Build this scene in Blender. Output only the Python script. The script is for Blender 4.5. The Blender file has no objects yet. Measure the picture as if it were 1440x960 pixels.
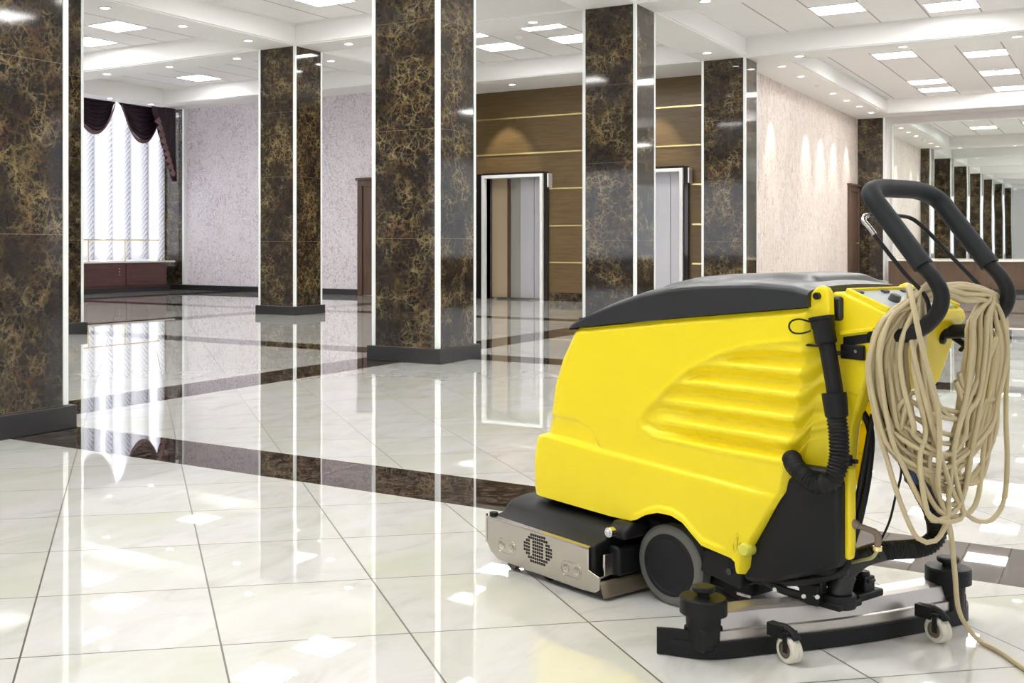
import bpy, bmesh, math, random
from mathutils import Vector, Matrix, noise

random.seed(7)
SC = bpy.context.scene
COL = SC.collection
PI = math.pi

# ------------------------------------------------------------------ camera
CAM_H = 0.95
HEAD = math.radians(34.61)            # camera heading measured from the hall's long axis (+X)
cam_d = bpy.data.cameras.new('camera')
cam = bpy.data.objects.new('camera', cam_d)
COL.objects.link(cam)
cam.location = (0, 0, CAM_H)
cam.rotation_euler = (PI / 2, 0, HEAD - PI / 2)
cam_d.sensor_width = 36
cam_d.lens = 36 * 1602 / 1440
cam_d.shift_x = (720 - 481.4) / 1440
cam_d.shift_y = -(480 - 345.2) / 1440
cam_d.clip_end = 200
SC.camera = cam

# ------------------------------------------------------------------ exposure and world
SC.view_settings.view_transform = 'Standard'
SC.view_settings.look = 'None'
SC.view_settings.gamma = 1
SC.view_settings.use_curve_mapping = False
SC.view_settings.exposure = 0.22
SC.render.engine = 'CYCLES'
SC.cycles.use_denoising = True
SC.cycles.max_bounces = 10
SC.cycles.diffuse_bounces = 6
SC.cycles.glossy_bounces = 5
SC.cycles.caustics_reflective = False
SC.cycles.caustics_refractive = False
SC.cycles.sample_clamp_indirect = 6

world = bpy.data.worlds.new('world')
SC.world = world
world.use_nodes = True
bg = world.node_tree.nodes['Background']
bg.inputs[0].default_value = (0.86, 0.9, 1.0, 1)
bg.inputs[1].default_value = 1.0

def area(name, loc, rot, sx, sy, power, color):
    d = bpy.data.lights.new(name, 'AREA')
    d.shape = 'RECTANGLE'; d.size = sx; d.size_y = sy; d.energy = power; d.color = color
    o = bpy.data.objects.new(name, d); COL.objects.link(o)
    o.location = loc; o.rotation_euler = rot
    return o
# daylight lamps added at made-up windows of the unseen long wall (Y = -8)
FILL_DAY = (0.95, 0.97, 1.0)
for wx in (-7.0, -1.0, 5.0, 11.0, 17.0, 23.0):
    area('daylight', (wx, -7.9, 2.0), (-PI / 2, 0, 0), 4.2, 2.9, 90, FILL_DAY)
# daylight lamps, also added, at made-up windows of the end wall behind the camera (X = -12)
for wy in (-4.0, 2.0, 8.0, 14.0):
    area('daylight', (-11.9, wy, 2.0), (0, -PI / 2, 0), 2.9, 4.2, 50, FILL_DAY)
# daylight through the curtained lounge window
area('daylight', (13.6, 17.22, 2.3), (-PI / 2, 0, PI), 8.6, 3.1, 1050, (0.93, 0.94, 1.0))

PANEL_E = 24.0          # ceiling light panels
SPOT_W = 60.0          # wall-washing downlights

# ------------------------------------------------------------------ helpers
def tag(o, label=None, cat=None, group=None, kind=None):
    if label: o['label'] = label
    if cat: o['category'] = cat
    if group: o['group'] = group
    if kind: o['kind'] = kind
    return o

def empty(name, loc=(0, 0, 0), rz=0, parent=None):
    o = bpy.data.objects.new(name, None)
    COL.objects.link(o)
    o.location = loc; o.rotation_euler = (0, 0, rz)
    o.empty_display_size = 0.1
    if parent: o.parent = parent
    return o

def dup(o, parent=None, loc=None, rz=None):
    c = o.copy(); COL.objects.link(c)
    if parent is not None: c.parent = parent
    if loc is not None: c.location = loc
    if rz is not None: c.rotation_euler = (0, 0, rz)
    for ch in list(o.children): dup(ch, c)
    return c

class MB:
    def __init__(s): s.v = []; s.f = []
    def add(s, vs, fs):
        b = len(s.v); s.v += [tuple(x) for x in vs]
        s.f += [tuple(i + b for i in f) for f in fs]
        return s
    def box(s, x0, x1, y0, y1, z0, z1, M=None):
        vs = [Vector(p) for p in ((x0,y0,z0),(x1,y0,z0),(x1,y1,z0),(x0,y1,z0),(x0,y0,z1),(x1,y0,z1),(x1,y1,z1),(x0,y1,z1))]
        if M: vs = [M @ p for p in vs]
        return s.add(vs, [(0,3,2,1),(4,5,6,7),(0,1,5,4),(1,2,6,5),(2,3,7,6),(3,0,4,7)])
    def cyl(s, p0, p1, r0, r1=None, n=24, caps=True):
        r1 = r0 if r1 is None else r1
        return s.lathe(p0, p1, [(0, r0), (1, r1)], n, caps)
    def lathe(s, p0, p1, prof, n=24, caps=True):
        """prof: list of (t along p0-p1, radius)"""
        p0 = Vector(p0); p1 = Vector(p1); d = p1 - p0; a = d.normalized()
        u = a.orthogonal().normalized(); w = a.cross(u)
        vs = []; fs = []
        for t, r in prof:
            c = p0 + d * t
            for k in range(n):
                an = 2 * PI * k / n
                vs.append(c + u * (r * math.cos(an)) + w * (r * math.sin(an)))
        for i in range(len(prof) - 1):
            for k in range(n):
                k2 = (k + 1) % n
                fs.append((i*n+k, i*n+k2, (i+1)*n+k2, (i+1)*n+k))
        if caps:
            fs.append(tuple(range(n - 1, -1, -1)))
            fs.append(tuple((len(prof) - 1) * n + k for k in range(n)))
        return s.add(vs, fs)
    def prism(s, prof, axis, c0, c1):
        """closed 2D profile extruded along axis 'x','y' or 'z'"""
        def P(p, c):
            if axis == 'y': return (p[0], c, p[1])
            if axis == 'x': return (c, p[0], p[1])
            return (p[0], p[1], c)
        n = len(prof)
        vs = [P(p, c0) for p in prof] + [P(p, c1) for p in prof]
        fs = [tuple(range(n - 1, -1, -1)), tuple(range(n, 2 * n))]
        fs += [(i, (i + 1) % n, (i + 1) % n + n, i + n) for i in range(n)]
        return s.add(vs, fs)
    def grid(s, fn, nu, nv, close_u=False):
        vs = [fn(i / (nu - 1 if not close_u else nu), j / (nv - 1)) for j in range(nv) for i in range(nu)]
        fs = []
        for j in range(nv - 1):
            for i in range(nu if close_u else nu - 1):
                i2 = (i + 1) % nu
                fs.append((j*nu+i, j*nu+i2, (j+1)*nu+i2, (j+1)*nu+i))
        return s.add(vs, fs)
    def tube(s, pts, r, n=12, caps=True, step=None, flat=1.0):
        """tube along a smooth path; r a number or a function of arc length"""
        pts = [Vector(p) for p in pts]
        path = catmull(pts, step) if step else pts
        N = len(path); L = 0; vs = []; fs = []
        tg = []
        for i in range(N):
            a = path[max(0, i - 1)]; b = path[min(N - 1, i + 1)]
            tg.append((b - a).normalized())
        u = tg[0].orthogonal().normalized()
        for i in range(N):
            if i: L += (path[i] - path[i - 1]).length
            u = (u - tg[i] * u.dot(tg[i]))
            if u.length < 1e-6: u = tg[i].orthogonal()
            u.normalize(); w = tg[i].cross(u)
            rr = r(L) if callable(r) else r
            for k in range(n):
                an = 2 * PI * k / n
                vs.append(path[i] + u * (rr * math.cos(an)) + w * (rr * flat * math.sin(an)))
        for i in range(N - 1):
            for k in range(n):
                k2 = (k + 1) % n
                fs.append((i*n+k, i*n+k2, (i+1)*n+k2, (i+1)*n+k))
        if caps:
            fs.append(tuple(range(n - 1, -1, -1)))
            fs.append(tuple((N - 1) * n + k for k in range(n)))
        return s.add(vs, fs)
    def build(s, name, mat, parent=None, smooth=35, bevel=0, seg=2, sub=0):
        me = bpy.data.meshes.new(name)
        me.from_pydata(s.v, [], s.f); me.update()
        bm = bmesh.new(); bm.from_mesh(me)
        bmesh.ops.recalc_face_normals(bm, faces=bm.faces)
        bm.to_mesh(me); bm.free()
        if smooth:
            me.shade_smooth(); me.set_sharp_from_angle(angle=math.radians(smooth))
        o = bpy.data.objects.new(name, me); COL.objects.link(o)
        if mat: me.materials.append(mat)
        if parent: o.parent = parent
        if bevel:
            m = o.modifiers.new('bevel', 'BEVEL'); m.width = bevel; m.segments = seg; m.limit_method = 'ANGLE'; m.angle_limit = math.radians(40)
            m.harden_normals = False
            me.shade_smooth(); me.set_sharp_from_angle(angle=math.radians(60))
        if sub:
            m = o.modifiers.new('sub', 'SUBSURF'); m.levels = sub; m.render_levels = sub
        return o

def catmull(pts, step, closed=False):
    out = []; n = len(pts)
    for i in range(n - 1):
        p0 = pts[max(i - 1, 0)]; p1 = pts[i]; p2 = pts[i + 1]; p3 = pts[min(i + 2, n - 1)]
        m = max(2, int((p2 - p1).length / step))
        for k in range(m):
            t = k / m
            out.append(0.5 * ((2 * p1) + (p2 - p0) * t + (2*p0 - 5*p1 + 4*p2 - p3) * t*t + (3*p1 - p0 - 3*p2 + p3) * t*t*t))
    out.append(pts[-1].copy())
    return out

def interp(tab, x):
    if x <= tab[0][0]: return tab[0][1]
    for (a, b), (c, d) in zip(tab, tab[1:]):
        if x <= c: return b + (d - b) * (x - a) / (c - a)
    return tab[-1][1]
def sstep(a, b, x):
    t = min(1, max(0, (x - a) / (b - a))); return t * t * (3 - 2 * t)

# ------------------------------------------------------------------ materials
class NT:
    def __init__(s, name):
        s.m = bpy.data.materials.new(name); s.m.use_nodes = True
        s.t = s.m.node_tree; s.b = s.t.nodes['Principled BSDF']
        s.out = s.t.nodes['Material Output']
    def n(s, typ, **kw):
        nd = s.t.nodes.new(typ)
        for k, v in kw.items(): setattr(nd, k, v)
        return nd
    def put(s, sock, v):
        if isinstance(v, bpy.types.NodeSocket): s.t.links.new(v, sock)
        elif isinstance(v, bpy.types.Node): s.t.links.new(v.outputs[0], sock)
        else: sock.default_value = v
    def math(s, op, a, b=0.0, c=None, clamp=False):
        nd = s.n('ShaderNodeMath', operation=op); nd.use_clamp = clamp
        s.put(nd.inputs[0], a); s.put(nd.inputs[1], b)
        if c is not None: s.put(nd.inputs[2], c)
        return nd.outputs[0]
    def mix(s, f, a, b):
        nd = s.n('ShaderNodeMix', data_type='RGBA'); s.put(nd.inputs[0], f); s.put(nd.inputs[6], a); s.put(nd.inputs[7], b)
        return nd.outputs[2]
    def ramp(s, f, stops, interp='LINEAR'):
        nd = s.n('ShaderNodeValToRGB'); nd.color_ramp.interpolation = interp
        el = nd.color_ramp.elements
        while len(el) < len(stops): el.new(0.5)
        for e, (p, c) in zip(el, stops):
            e.position = p; e.color = c if len(c) == 4 else (*c, 1)
        s.put(nd.inputs[0], f); return nd.outputs[0]
    def pos(s):
        return s.n('ShaderNodeNewGeometry').outputs['Position']
    def obj(s):
        return s.n('ShaderNodeTexCoord').outputs['Object']
    def mapping(s, vec, scale=(1, 1, 1), loc=(0, 0, 0), rot=(0, 0, 0)):
        nd = s.n('ShaderNodeMapping'); s.put(nd.inputs[0], vec)
        nd.inputs['Location'].default_value = loc; nd.inputs['Rotation'].default_value = rot; nd.inputs['Scale'].default_value = scale
        return nd.outputs[0]
    def noise(s, vec, scale, detail=4, rough=0.5, dist=0.0, out=0):
        nd = s.n('ShaderNodeTexNoise'); s.put(nd.inputs['Vector'], vec)
        nd.inputs['Scale'].default_value = scale; nd.inputs['Detail'].default_value = detail
        nd.inputs['Roughness'].default_value = rough; nd.inputs['Distortion'].default_value = dist
        return nd.outputs[out]
    def voro(s, vec, scale, feature='DISTANCE_TO_EDGE'):
        nd = s.n('ShaderNodeTexVoronoi', feature=feature); s.put(nd.inputs['Vector'], vec); nd.inputs['Scale'].default_value = scale
        return nd.outputs[0]
    def bump(s, h, strength=0.2, dist=0.01):
        nd = s.n('ShaderNodeBump'); s.put(nd.inputs['Height'], h)
        nd.inputs['Strength'].default_value = strength; nd.inputs['Distance'].default_value = dist
        s.t.links.new(nd.outputs[0], s.b.inputs['Normal']); return nd
    def set(s, **kw):
        names = dict(color='Base Color', rough='Roughness', metal='Metallic', ior='IOR', spec='Specular IOR Level', emit='Emission Color', es='Emission Strength', coat='Coat Weight', coatr='Coat Roughness', sheen='Sheen Weight', trans='Transmission Weight')
        for k, v in kw.items():
            if k in ('color', 'emit') and isinstance(v, tuple) and len(v) == 3: v = (*v, 1)
            s.put(s.b.inputs[names[k]], v)
        return s

def plain(name, color, rough=0.5, metal=0.0, **kw):
    t = NT(name); t.set(color=color, rough=rough, metal=metal, **kw)
    return t
def worn(name, color, rough, metal=0.0, scale=40, amt=0.25, bump=0.0, **kw):
    """plain material with a little procedural variation of tone and gloss"""
    t = NT(name); v = t.noise(t.obj(), scale, 5, 0.6)
    t.set(color=t.mix(t.math('MULTIPLY', v, amt), (*color, 1), (*[c * 0.55 for c in color], 1)), metal=metal, **kw)
    t.set(rough=t.math('ADD', t.math('MULTIPLY', v, 0.15), rough - 0.07))
    if bump: t.bump(t.noise(t.obj(), scale * 8, 3), bump, 0.002)
    return t.m

def mat_floor():
    t = NT('polished marble floor')
    P = t.pos(); sx = t.n('ShaderNodeSeparateXYZ'); t.put(sx.inputs[0], P)
    X, Y = sx.outputs[0], sx.outputs[1]
    def band(c, starts, w):
        acc = None
        for s0 in starts:
            d = t.math('COMPARE', c, s0 + w / 2, w / 2)
            acc = d if acc is None else t.math('MAXIMUM', acc, d)
        return acc
    bx = band(X, (3.68, 8.44, 13.36, 18.3, 23.3, -1.08, -5.84), .455)
    by = band(Y, (4.88, 9.97, 15.05, -5.3), .455)
    bands = t.math('MAXIMUM', bx, by)
    # diagonal tiles
    Pz = 0.4625
    u = t.math('DIVIDE', t.math('SUBTRACT', t.math('MULTIPLY', t.math('ADD', X, Y), 0.70711), 3.18), Pz)
    v = t.math('DIVIDE', t.math('SUBTRACT', t.math('MULTIPLY', t.math('SUBTRACT', X, Y), 0.70711), 0.205), Pz)
    def line(c, w):
        fr = t.math('FRACT', c)
        d = t.math('ABSOLUTE', t.math('SUBTRACT', fr, 0.5))
        return t.math('GREATER_THAN', d, 0.5 - w)
    g = t.math('MAXIMUM', line(u, 0.0052), line(v, 0.0052))
    # band tiles cut across every 0.46 m
    gb = t.math('MULTIPLY', t.math('MAXIMUM', t.math('MULTIPLY', bx, line(t.math('DIVIDE', Y, .92), .002)), t.math('MULTIPLY', by, line(t.math('DIVIDE', X, .92), .002))), 1)
    cmb = t.n('ShaderNodeCombineXYZ'); t.put(cmb.inputs[0], t.math('FLOOR', u)); t.put(cmb.inputs[1], t.math('FLOOR', v))
    wn = t.n('ShaderNodeTexWhiteNoise', noise_dimensions='3D'); t.put(wn.inputs[0], cmb)
    vv = t.n('ShaderNodeVectorMath', operation='MULTIPLY_ADD'); t.put(vv.inputs[0], wn.outputs['Color']); vv.inputs[1].default_value = (9, 9, 9); t.put(vv.inputs[2], P)
    mv = t.mapping(vv.outputs[0], scale=(1, 2.2, 1), rot=(0, 0, 0.5))
    n1 = t.noise(mv, 2.4, 6, 0.62, 1.2)
    n2 = t.noise(mv, 1.1, 4, 0.55, 0.6)
    cream = t.ramp(n1, [(0.30, (0.60, 0.585, 0.55)), (0.42, (0.69, 0.69, 0.66)), (0.52, (0.735, 0.73, 0.715)), (0.62, (0.75, 0.745, 0.735)), (0.74, (0.68, 0.68, 0.61))])
    cream = t.mix(t.math('MULTIPLY', t.math('SUBTRACT', n2, 0.46, clamp=True), 3.5, clamp=True), cream, (0.65, 0.67, 0.545, 1))
    cream = t.mix(t.math('MULTIPLY', wn.outputs[0], 0.10), cream, (0.62, 0.59, 0.56, 1))
    # dark marble of the bands
    n3 = t.noise(t.mapping(P, scale=(1, 1, 1)), 9, 7, 0.7, 2.5)
    dark = t.ramp(n3, [(0.3, (0.010, 0.008, 0.008)), (0.5, (0.030, 0.022, 0.019)), (0.57, (0.17, 0.125, 0.095)), (0.62, (0.035, 0.026, 0.022)), (0.9, (0.014, 0.011, 0.010))])
    col = t.mix(g, cream, (0.10, 0.085, 0.06, 1))
    col = t.mix(bands, col, dark)
    col = t.mix(gb, col, (0.30, 0.25, 0.2, 1))
    t.set(color=col, rough=t.math('ADD', 0.014, t.math('MULTIPLY', t.math('MULTIPLY', g, t.math('SUBTRACT', 1, bands)), 0.4)), ior=1.55)
    t.set(coat=.5, coatr=0.01)
    wav = t.noise(vv.outputs[0], 1.6, 2, 0.5)
    bp = t.bump(wav, 0.02, 0.012)
    t.t.links.new(bp.outputs[0], t.b.inputs['Coat Normal'])
    return t.m

def mat_column(name='dark veined marble', seed=0.0):
    t = NT(name); P = t.mapping(t.pos(), loc=(seed, seed * 1.7, seed * .3))
    d = t.noise(P, 7.0, 5, 0.7, out=1)
    vm = t.n('ShaderNodeVectorMath', operation='MULTIPLY_ADD'); t.put(vm.inputs[0], d); vm.inputs[1].default_value = (.14, .14, .14); t.put(vm.inputs[2], P)
    e1 = t.voro(vm.outputs[0], 10.0); e2 = t.voro(vm.outputs[0], 24.0); n = t.noise(P, 6, 9, 0.75, .8)
    v1 = t.ramp(e1, [(0.0, (1, 1, 1)), (0.03, (.75, .75, .75)), (0.07, (.12, .12, .12)), (0.16, (0, 0, 0))])
    v2 = t.ramp(e2, [(0.0, (.9, .9, .9)), (0.05, (.55, .55, .55)), (0.10, (.08, .08, .08)), (0.2, (0, 0, 0))])
    big = t.noise(P, 3.1, 5, 0.65); fine = t.noise(P, 26, 5, .75)
    amt = t.math('MULTIPLY', t.math('MAXIMUM', t.math('MULTIPLY', v1, 1.0), t.math('MULTIPLY', v2, .85)), t.math('ADD', .12, t.math('MULTIPLY', t.math('SUBTRACT', big, 0.44, clamp=True), 6.0, clamp=True)), clamp=True)
    amt = t.math('MULTIPLY', amt, t.math('MULTIPLY', t.math('SUBTRACT', fine, .30, clamp=True), 5, clamp=True))
    base = t.ramp(n, [(0.32, (0.005, 0.004, 0.005)), (0.50, (0.016, 0.011, 0.009)), (0.60, (0.036, 0.024, 0.014)), (0.67, (0.065, 0.046, 0.022)), (0.76, (0.02, 0.014, 0.01))])
    vein = t.ramp(t.noise(P, 8, 3), [(0.35, (0.13, 0.07, 0.035)), (0.5, (0.22, 0.165, 0.065)), (0.7, (0.27, 0.215, 0.125))])
    col = t.mix(amt, base, vein)
    sz = t.n('ShaderNodeSeparateXYZ'); t.put(sz.inputs[0], t.pos())
    fr = t.math('FRACT', t.math('DIVIDE', t.math('SUBTRACT', sz.outputs[2], 0.12), 0.886))
    j = t.math('LESS_THAN', fr, 0.0035)
    col = t.mix(t.math('MULTIPLY', j, .6), col, (0.30, 0.22, 0.14, 1))
    t.set(color=col, rough=0.05, ior=1.5)
    return t.m

def mat_plaster_marble(name, c0, c1, c2, vs=(1, 1, 1)):
    t = NT(name); P = t.mapping(t.pos(), scale=vs)
    n1 = t.noise(t.mapping(P, scale=(1, 1, .75), rot=(.6, 0, 0)), 6.0, 4, 0.6, 2.0); n2 = t.noise(P, 1.2, 4, 0.6, 1.0)
    v = t.ramp(n1, [(0.36, (.25, .25, .25)), (0.42, (0, 0, 0)), (0.47, (0, 0, 0)), (0.51, (1, 1, 1)), (0.54, (.05, .05, .05)), (.62, (0, 0, 0)), (.66, (.5, .5, .5)), (.7, (0, 0, 0))])
    col = t.mix(t.math('MULTIPLY', v, t.math('MULTIPLY', n2, 1.6), clamp=True), t.mix(n2, (*c0, 1), (*c1, 1)), (*c2, 1))
    t.set(color=col, rough=0.42)
    return t.m

def mat_wood(name, c0, c1, rough=0.35, scale=(1, 1, 14)):
    t = NT(name); P = t.mapping(t.pos(), scale=scale)
    n = t.noise(P, 2.2, 5, 0.6, 0.5)
    t.set(color=t.ramp(n, [(0.3, c0), (0.7, c1)]), rough=rough)
    return t.m

def emission(name, color, strength):
    t = NT(name); t.set(color=(0.8, 0.8, 0.8), emit=color, es=strength); return t.m

M = {}
M['floor'] = mat_floor()
M['column'] = mat_column()
M['granite'] = worn('charcoal stone plinth', (0.022, 0.021, 0.021), 0.38, scale=60, amt=.4)
M['skirt'] = mat_column('dark skirting marble', 3.0)
M['strip'] = plain('pale anodised strip', (0.86, 0.89, 0.88), 0.28, 0.0, spec=0.7).m
M['white'] = plain('white ceiling plaster', (0.84, 0.83, 0.815), 0.6).m
def mat_tiles():
    t = NT('ceiling panel boards'); sx = t.n('ShaderNodeSeparateXYZ'); t.put(sx.inputs[0], t.pos())
    Y = t.math('DIVIDE', t.math('SUBTRACT', sx.outputs[1], .36), .6); X = t.math('DIVIDE', t.math('SUBTRACT', sx.outputs[0], .55), .6)
    ly = t.math('GREATER_THAN', t.math('ABSOLUTE', t.math('SUBTRACT', t.math('FRACT', Y), .5)), .4835)
    lx = t.math('GREATER_THAN', t.math('ABSOLUTE', t.math('SUBTRACT', t.math('FRACT', X), .5)), .496)
    n = t.noise(t.mapping(t.pos(), scale=(1, 6, 1)), 4, 4)
    c = t.mix(t.math('MULTIPLY', n, .3), (.84, .82, .815, 1), (.74, .72, .72, 1))
    c = t.mix(t.math('MULTIPLY', lx, .35), c, (.4, .37, .35, 1))
    t.set(color=t.mix(t.math('MULTIPLY', ly, .85), c, (.25, .21, .18, 1)), rough=.6)
    return t.m
M['tiles'] = mat_tiles()
M['wall_marble'] = mat_plaster_marble('swirled pink white wall', (0.90, 0.85, 0.87), (0.85, 0.78, 0.81), (0.40, 0.32, 0.40))
M['wall_cream'] = mat_plaster_marble('cream swirled wall', (0.87, 0.80, 0.73), (0.80, 0.70, 0.63), (0.46, 0.31, 0.25), (1, 1, .45))
M['wall_plain'] = plain('plain pale wall', (0.76, 0.73, 0.72), 0.6).m
M['wood_gold'] = mat_wood('golden brown wood panels', (0.105, 0.066, 0.024), (0.165, 0.105, 0.040), .38)
M['gold'] = plain('polished brass inlay', (0.95, 0.78, 0.36), 0.22, 0.7).m
M['cabinet'] = mat_wood('reddish brown wood', (0.070, 0.026, 0.024), (0.11, 0.045, 0.040), .3, (1, 1, 9))
M['counterwood'] = mat_wood('brown counter wood', (0.085, 0.050, 0.028), (0.13, 0.080, 0.046), .35, (3, 3, 1))
M['darkwood'] = mat_wood('dark brown door wood', (0.075, 0.040, 0.026), (0.14, 0.08, 0.05), .35, (8, 8, 1))
M['stone_top'] = plain('pale stone top', (0.82, 0.79, 0.72), 0.15).m
M['steel_door'] = worn('brushed lift door steel', (0.66, 0.65, 0.70), 0.33, 0.35, scale=8, amt=.1)
M['beige_metal'] = plain('beige brushed metal', (0.60, 0.48, 0.32), 0.35, .3).m  # reflection in the closed lift steel, given as a colour
M['lift_grey'] = plain('grey green lift metal', (.40, .39, .35), .35, .3).m  # greenish part of the same painted reflection
M['mirror'] = None
tm = NT('mirror glass'); tm.set(color=(0.86, 0.90, 0.87), metal=1.0, rough=0.012)
tm.bump(tm.noise(tm.mapping(tm.pos(), scale=(1, 1.4, .8)), .9, 1), .05, .012); M['mirror'] = tm.m
M['panel_light'] = emission('lit ceiling panel', (1.0, 0.985, 0.97), PANEL_E)
M['lamp_lens'] = emission('lit downlight lens', (1.0, 0.96, 0.9), 14.0)
M['white_metal'] = plain('white lacquered metal', (0.88, 0.88, 0.88), 0.35).m
CORD = 8.6 / 17
def mat_sheer():
    t = NT('white sheer curtain')
    # the net is gathered on cords every half metre: layered net and the shade of its folds, both painted darker
    sx = t.n('ShaderNodeSeparateXYZ'); t.put(sx.inputs[0], t.pos())
    ph = t.math('DIVIDE', t.math('SUBTRACT', sx.outputs[0], 9.3), CORD)
    d = t.math('MULTIPLY', t.math('ABSOLUTE', t.math('SUBTRACT', ph, t.math('ROUND', ph))), 2)
    wd = t.math('EXPONENT', t.math('MULTIPLY', -1, t.math('POWER', t.math('DIVIDE', d, .46), 2)))
    fo = t.math('SINE', t.math('ADD', t.math('MULTIPLY', t.math('SUBTRACT', sx.outputs[2], t.math('MULTIPLY', d, -.40)), 2 * PI / .105), t.math('MULTIPLY', t.noise(t.pos(), 3, 2), 7)))
    fold_shade = t.math('MULTIPLY', wd, t.math('ADD', .62, t.math('MULTIPLY', fo, .33)))
    cc = t.mix(fold_shade, (.97, .97, 1, 1), (.14, .14, .18, 1))
    tr = t.n('ShaderNodeBsdfTranslucent'); t.put(tr.inputs[0], cc)
    df = t.n('ShaderNodeBsdfDiffuse'); t.put(df.inputs[0], t.mix(t.math('MULTIPLY', fold_shade, .6), (.9, .9, .93, 1), (.5, .5, .55, 1)))
    ms = t.n('ShaderNodeMixShader'); ms.inputs[0].default_value = .6
    t.put(ms.inputs[1], df.outputs[0]); t.put(ms.inputs[2], tr.outputs[0])
    tp = t.n('ShaderNodeBsdfTransparent'); m2 = t.n('ShaderNodeMixShader'); t.put(m2.inputs[0], t.math('SUBTRACT', .14, t.math('MULTIPLY', fold_shade, .14)))
    t.put(m2.inputs[1], ms.outputs[0]); t.put(m2.inputs[2], tp.outputs[0])
    t.t.links.new(m2.outputs[0], t.out.inputs[0]); return t.m
M['sheer'] = mat_sheer()
tv = NT('plum satin drape'); tv.set(color=(0.030, 0.012, 0.022), rough=.45); M['plum'] = tv.m
tv = NT('rose lining of the drape'); tv.set(color=(0.22, 0.12, 0.12), rough=.5); M['plum_light'] = tv.m
def mat_glass():
    t = NT('window glass'); g = t.n('ShaderNodeBsdfGlossy'); g.inputs['Roughness'].default_value = .02
    tp = t.n('ShaderNodeBsdfTransparent'); m = t.n('ShaderNodeMixShader'); m.inputs[0].default_value = .08
    t.put(m.inputs[1], tp.outputs[0]); t.put(m.inputs[2], g.outputs[0]); t.t.links.new(m.outputs[0], t.out.inputs[0]); return t.m
M['glass'] = mat_glass()
# machine
def mat_yellow():
    t = NT('yellow moulded plastic'); n = t.noise(t.obj(), 260, 3, .6)
    n2 = t.noise(t.obj(), 6, 4, .6)
    t.set(color=t.mix(t.math('MULTIPLY', n2, .2), (0.93, 0.755, 0.016, 1), (0.86, 0.66, 0.010, 1)), rough=.32, spec=.4)
    t.bump(n, .04, .0006); return t.m
M['yellow'] = mat_yellow()
M['black'] = worn('black moulded plastic', (0.010, 0.010, 0.011), 0.45, scale=30, amt=.3, bump=.06, spec=.3)
M['lid'] = worn('charcoal textured plastic', (0.024, 0.026, 0.028), 0.36, scale=30, amt=.3, bump=.08)
M['rubber'] = worn('black rubber', (0.0085, 0.0085, 0.009), 0.5, scale=50, amt=.3, spec=.3)
M['grip'] = worn('soft black foam grip', (0.016, 0.019, 0.021), 0.55, scale=90, amt=.4, bump=.15, spec=.3)
M['tyre'] = worn('grey solid rubber tyre', (0.15, 0.15, 0.13), 0.6, scale=30, amt=.35)
M['hub'] = worn('dark grey wheel disc', (0.014, 0.014, 0.017), 0.45, scale=30, amt=.3, spec=.3)
M['steel'] = worn('brushed stainless steel', (0.62, 0.57, 0.53), 0.22, 1.0, scale=5, amt=.22)
M['sq_steel'] = worn('worn stainless squeegee bar', (0.66, 0.62, 0.58), 0.34, .85, scale=7, amt=.4)
M['chrome'] = plain('chrome', (0.8, 0.8, 0.8), 0.12, 1.0).m
M['cable'] = worn('cream cable sheath', (0.62, 0.52, 0.31), 0.48, scale=14, amt=.45)
M['caster'] = worn('ivory caster tyre', (0.74, 0.71, 0.60), 0.5, scale=60, amt=.4)
M['lime'] = plain('yellow green knob plastic', (0.72, 0.70, 0.10), 0.35).m
M['blue'] = plain('blue plug plastic', (0.02, 0.045, 0.13), 0.4).m
M['plug_grey'] = plain('grey brown plug rubber', (0.22, 0.17, 0.13), 0.5).m
M['display'] = plain('glossy pale display film', (0.60, 0.66, 0.66), 0.08, 0.0, spec=.8).m
M['darkgrey'] = plain('dark grey key', (0.06, 0.06, 0.065), 0.4).m
M['soft_dark'] = plain('dark opening', (0.006, 0.006, 0.006), 0.8).m

# ------------------------------------------------------------------ structure
ZB, ZC = 3.67, 3.97
XW, XE = -12.0, 26.5
YS = -8.0
def struct(name, mb, mat, parent=None, **kw):
    o = mb.build(name, mat, parent, **kw)
    if parent is None: o['kind'] = 'structure'
    return o

b = MB(); b.box(XW - .2, XE + .4, YS - .2, 17.6, -.12, 0)
struct('floor', b, M['floor'], smooth=0)
b = MB(); b.box(XW - .2, XE + .4, YS - .2, 17.6, ZC, ZC + .15)
struct('ceiling', b, M['tiles'], smooth=0)

XBEAMS = [(-9.85, -9.21), (-5.4, -4.76), (-.95, -.31), (3.42, 4.06), (7.95, 8.59), (12.4, 13.04)]
YBEAMS = [(-5.0, -4.36), (-.24, .40), (4.55, 5.19), (9.34, 9.98)]
b = MB()
# beams that run with the hall
b.box(XW, 17.49, 4.55, 5.19, ZB, ZC); b.box(XW, 16.85, 9.34, 9.98, ZB, ZC)
b.box(XW, 16.85, -.24, .40, ZB, ZC)
# soffit over the cream wall, over the lift wall and round the mirror
b.box(17.49, XE, 4.1, 4.8, ZB, ZC)
b.box(25.7, XE, YS, 4.1, ZB, ZC)
b.box(16.85, 18.2, 5.19, 10.6, ZB, ZC)
struct('trim_1', b, M['white'], smooth=0)
b = MB()
for x0, x1 in XBEAMS:
    for y0, y1 in ((YS, -.24), (.40, 4.55), (5.19, 9.34), (9.98, 15.33)): b.box(x0, x1, y0, y1, ZB, ZC)
b.box(16.85, 17.49, YS, 4.55, ZB, ZC)
struct('trim_2', b, M['white'], smooth=0)
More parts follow.
